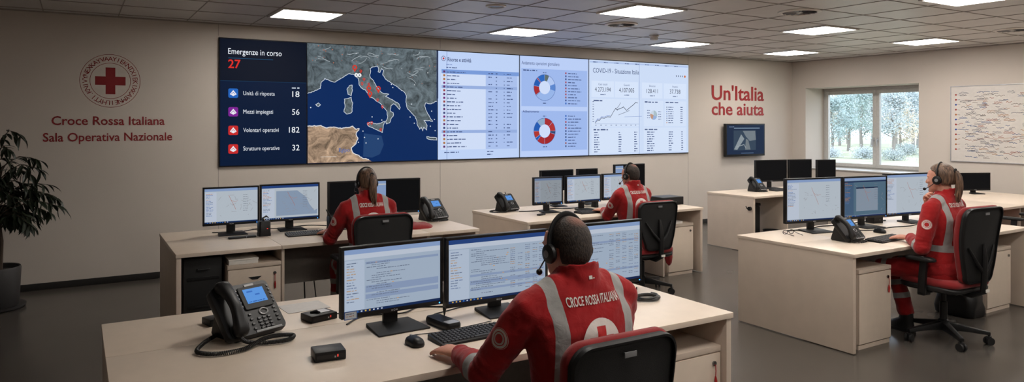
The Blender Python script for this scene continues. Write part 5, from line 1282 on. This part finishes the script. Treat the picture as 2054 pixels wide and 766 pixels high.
cable('black cable between the left monitors of the second desk', zz([(1.02, 6.72, 0), (1.25, 6.66, 0), (1.40, 6.74, 0), (1.60, 6.68, 0), (1.85, 6.74, 0), (2.0, 6.62, 0)]), .004)
cable('black cable in front of the blank monitors on the second desk', zz([(1.98, 6.24, 0), (2.1, 6.32, 0), (2.35, 6.33, 0), (2.6, 6.28, 0), (2.80, 6.30, 0), (2.86, 6.38, 0)]), .004)
cable('black cable looping behind the middle row monitors', zz([(4.1, 6.60, 0), (4.3, 6.55, 0), (4.55, 6.62, 0), (4.75, 6.54, 0), (5.0, 6.62, 0), (5.15, 6.55, 0)]), .005)
cable('black cable running behind the right-hand desk monitors', zz([(5.4, 4.18, 0), (5.65, 4.14, 0), (5.9, 4.2, 0), (6.2, 4.12, 0), (6.45, 4.18, 0), (6.8, 4.12, 0)]), .005)
cable('thick black cable on the right-hand desk between mouse and monitors', zz([(5.95, 3.88, 0), (6.1, 3.80, 0), (6.4, 3.82, 0), (6.62, 3.78, 0), (6.8, 3.81, 0)]), .005)
cable('black cable hanging to the floor below the second desk, left one', [(1.66, 6.13, .70), (1.66, 6.13, .40), (1.67, 6.12, .15), (1.70, 6.10, .012), (1.76, 6.02, .006)], .006)
cable('black cable hanging to the floor below the second desk, right one', [(1.75, 6.13, .70), (1.74, 6.13, .42), (1.76, 6.12, .20), (1.77, 6.12, .05), (1.79, 6.12, .006)], .005)

# ------------------------------------------------------------------ potted plant by the left wall
t = thing('potted_plant', 'tall dark-leaved plant in a grey pot at the left edge', 'plant', (-.64, 8.08, 0)); rnd = random.Random(12)
m = MB(); m.lathe([(.225, .0), (.245, .012), (.25, .035), (.235, .035), (.20, .02)], seg=40); m.build('saucer', M_pot, t)
m = MB(); m.lathe([(.185, .022), (.195, .035), (.212, .37), (.205, .385), (.196, .38), (.192, .33), (.02, .33)], seg=40); m.build('pot', M_pot, t)
m = MB(); m.lathe([(.19, .325), (.19, .34), (.10, .352), (.01, .355)], seg=30); m.build('soil', M_soil, t)
stems = [[(0, 0, .34), (.02, .0, .7), (-.01, .02, 1.1), (.03, 0, 1.5), (.02, -.02, 1.74)], [(-.07, .02, .34), (-.09, .02, .75), (-.14, .04, 1.15), (-.16, .03, 1.5)], [(.05, -.03, .34), (.06, -.03, .62), (.02, -.05, 1.0), (.07, -.08, 1.3)]]
for S_ in stems: m = MB(); m.tube(S_, [.020, .017, .012, .007, .003][:len(S_)], 8); m.build('trunk', M_bark, t)
twigs = []
def tw(p, q, sag=.0):
    p, q = Vector(p), Vector(q); mid = (p+q)/2+Vector((0, 0, .10+sag)); twigs.append([p, p.lerp(mid, .5)+Vector((0, 0, .02)), mid, mid.lerp(q, .55)+Vector((0, 0, .01)), q])
for k in range(46):
    S_ = rnd.choice(stems); i = rnd.randint(1, len(S_)-1); p = Vector(S_[i-1]).lerp(Vector(S_[i]), rnd.random()); p.z = max(p.z, .78); a = rnd.uniform(0, 2*PI); l = rnd.uniform(.16, .34)*(1.1 if p.z < 1.3 else .8)
    tw(p, p+Vector((math.cos(a)*l, min(.45, math.sin(a)*l), rnd.uniform(-.06, .12))))
for q_ in ((.50, .05, .98), (.44, -.08, .86), (.46, .14, 1.0), (.42, -.02, 1.12), (.36, .1, 1.34), (.30, -.1, 1.22), (.52, -.02, .90), (.34, 0, .82), (.26, .05, .72), (.22, -.04, 1.58)): tw((.02, 0, min(.95, q_[2]-.02) if q_[2] < 1.2 else q_[2]-.1), q_)
m = MB()
for P in twigs: m.tube(P, [.006, .005, .004, .003, .0015], 5)
m.build('twigs', M_bark, t); m = MB()
def leaf(c, d, L_, w_):
    d = d.normalized(); sdir = d.cross(Vector((rnd.uniform(-.4, .4), rnd.uniform(-.4, .4), 1))).normalized(); up = sdir.cross(d)
    vs = []; 
    for u, ww, dr in ((0, .08, 0), (.2, .7, .01), (.45, 1, .0), (.7, .75, -.03), (.88, .35, -.07), (1, .02, -.11)):
        ctr = c+d*L_*u+up*dr*L_*1.6
        vs += [ctr-sdir*w_*ww+up*w_*ww*.35, ctr, ctr+sdir*w_*ww+up*w_*ww*.35]
    m.add(vs, [(3*i+j, 3*i+j+1, 3*i+j+4, 3*i+j+3) for i in range(5) for j in range(2)])
for P in twigs:
    L_ = sum(((b-a).length for a, b in zip(P, P[1:]))); n = int(L_/.020)
    for k in range(n):
        f_ = .2+.8*k/max(1, n-1); i = min(3, int(f_*4)); p = P[i].lerp(P[i+1], f_*4-i); dr = (P[i+1]-P[i]).normalized()
        a = rnd.uniform(0, 2*PI); sd = Vector((math.cos(a), math.sin(a), 0)); d = dr*.5+sd*.6+Vector((0, 0, rnd.uniform(-1.0, -.15))); leaf(p, d, rnd.uniform(.09, .15), rnd.uniform(.013, .020))
m.build('foliage', M_leaf, t, fix=False)
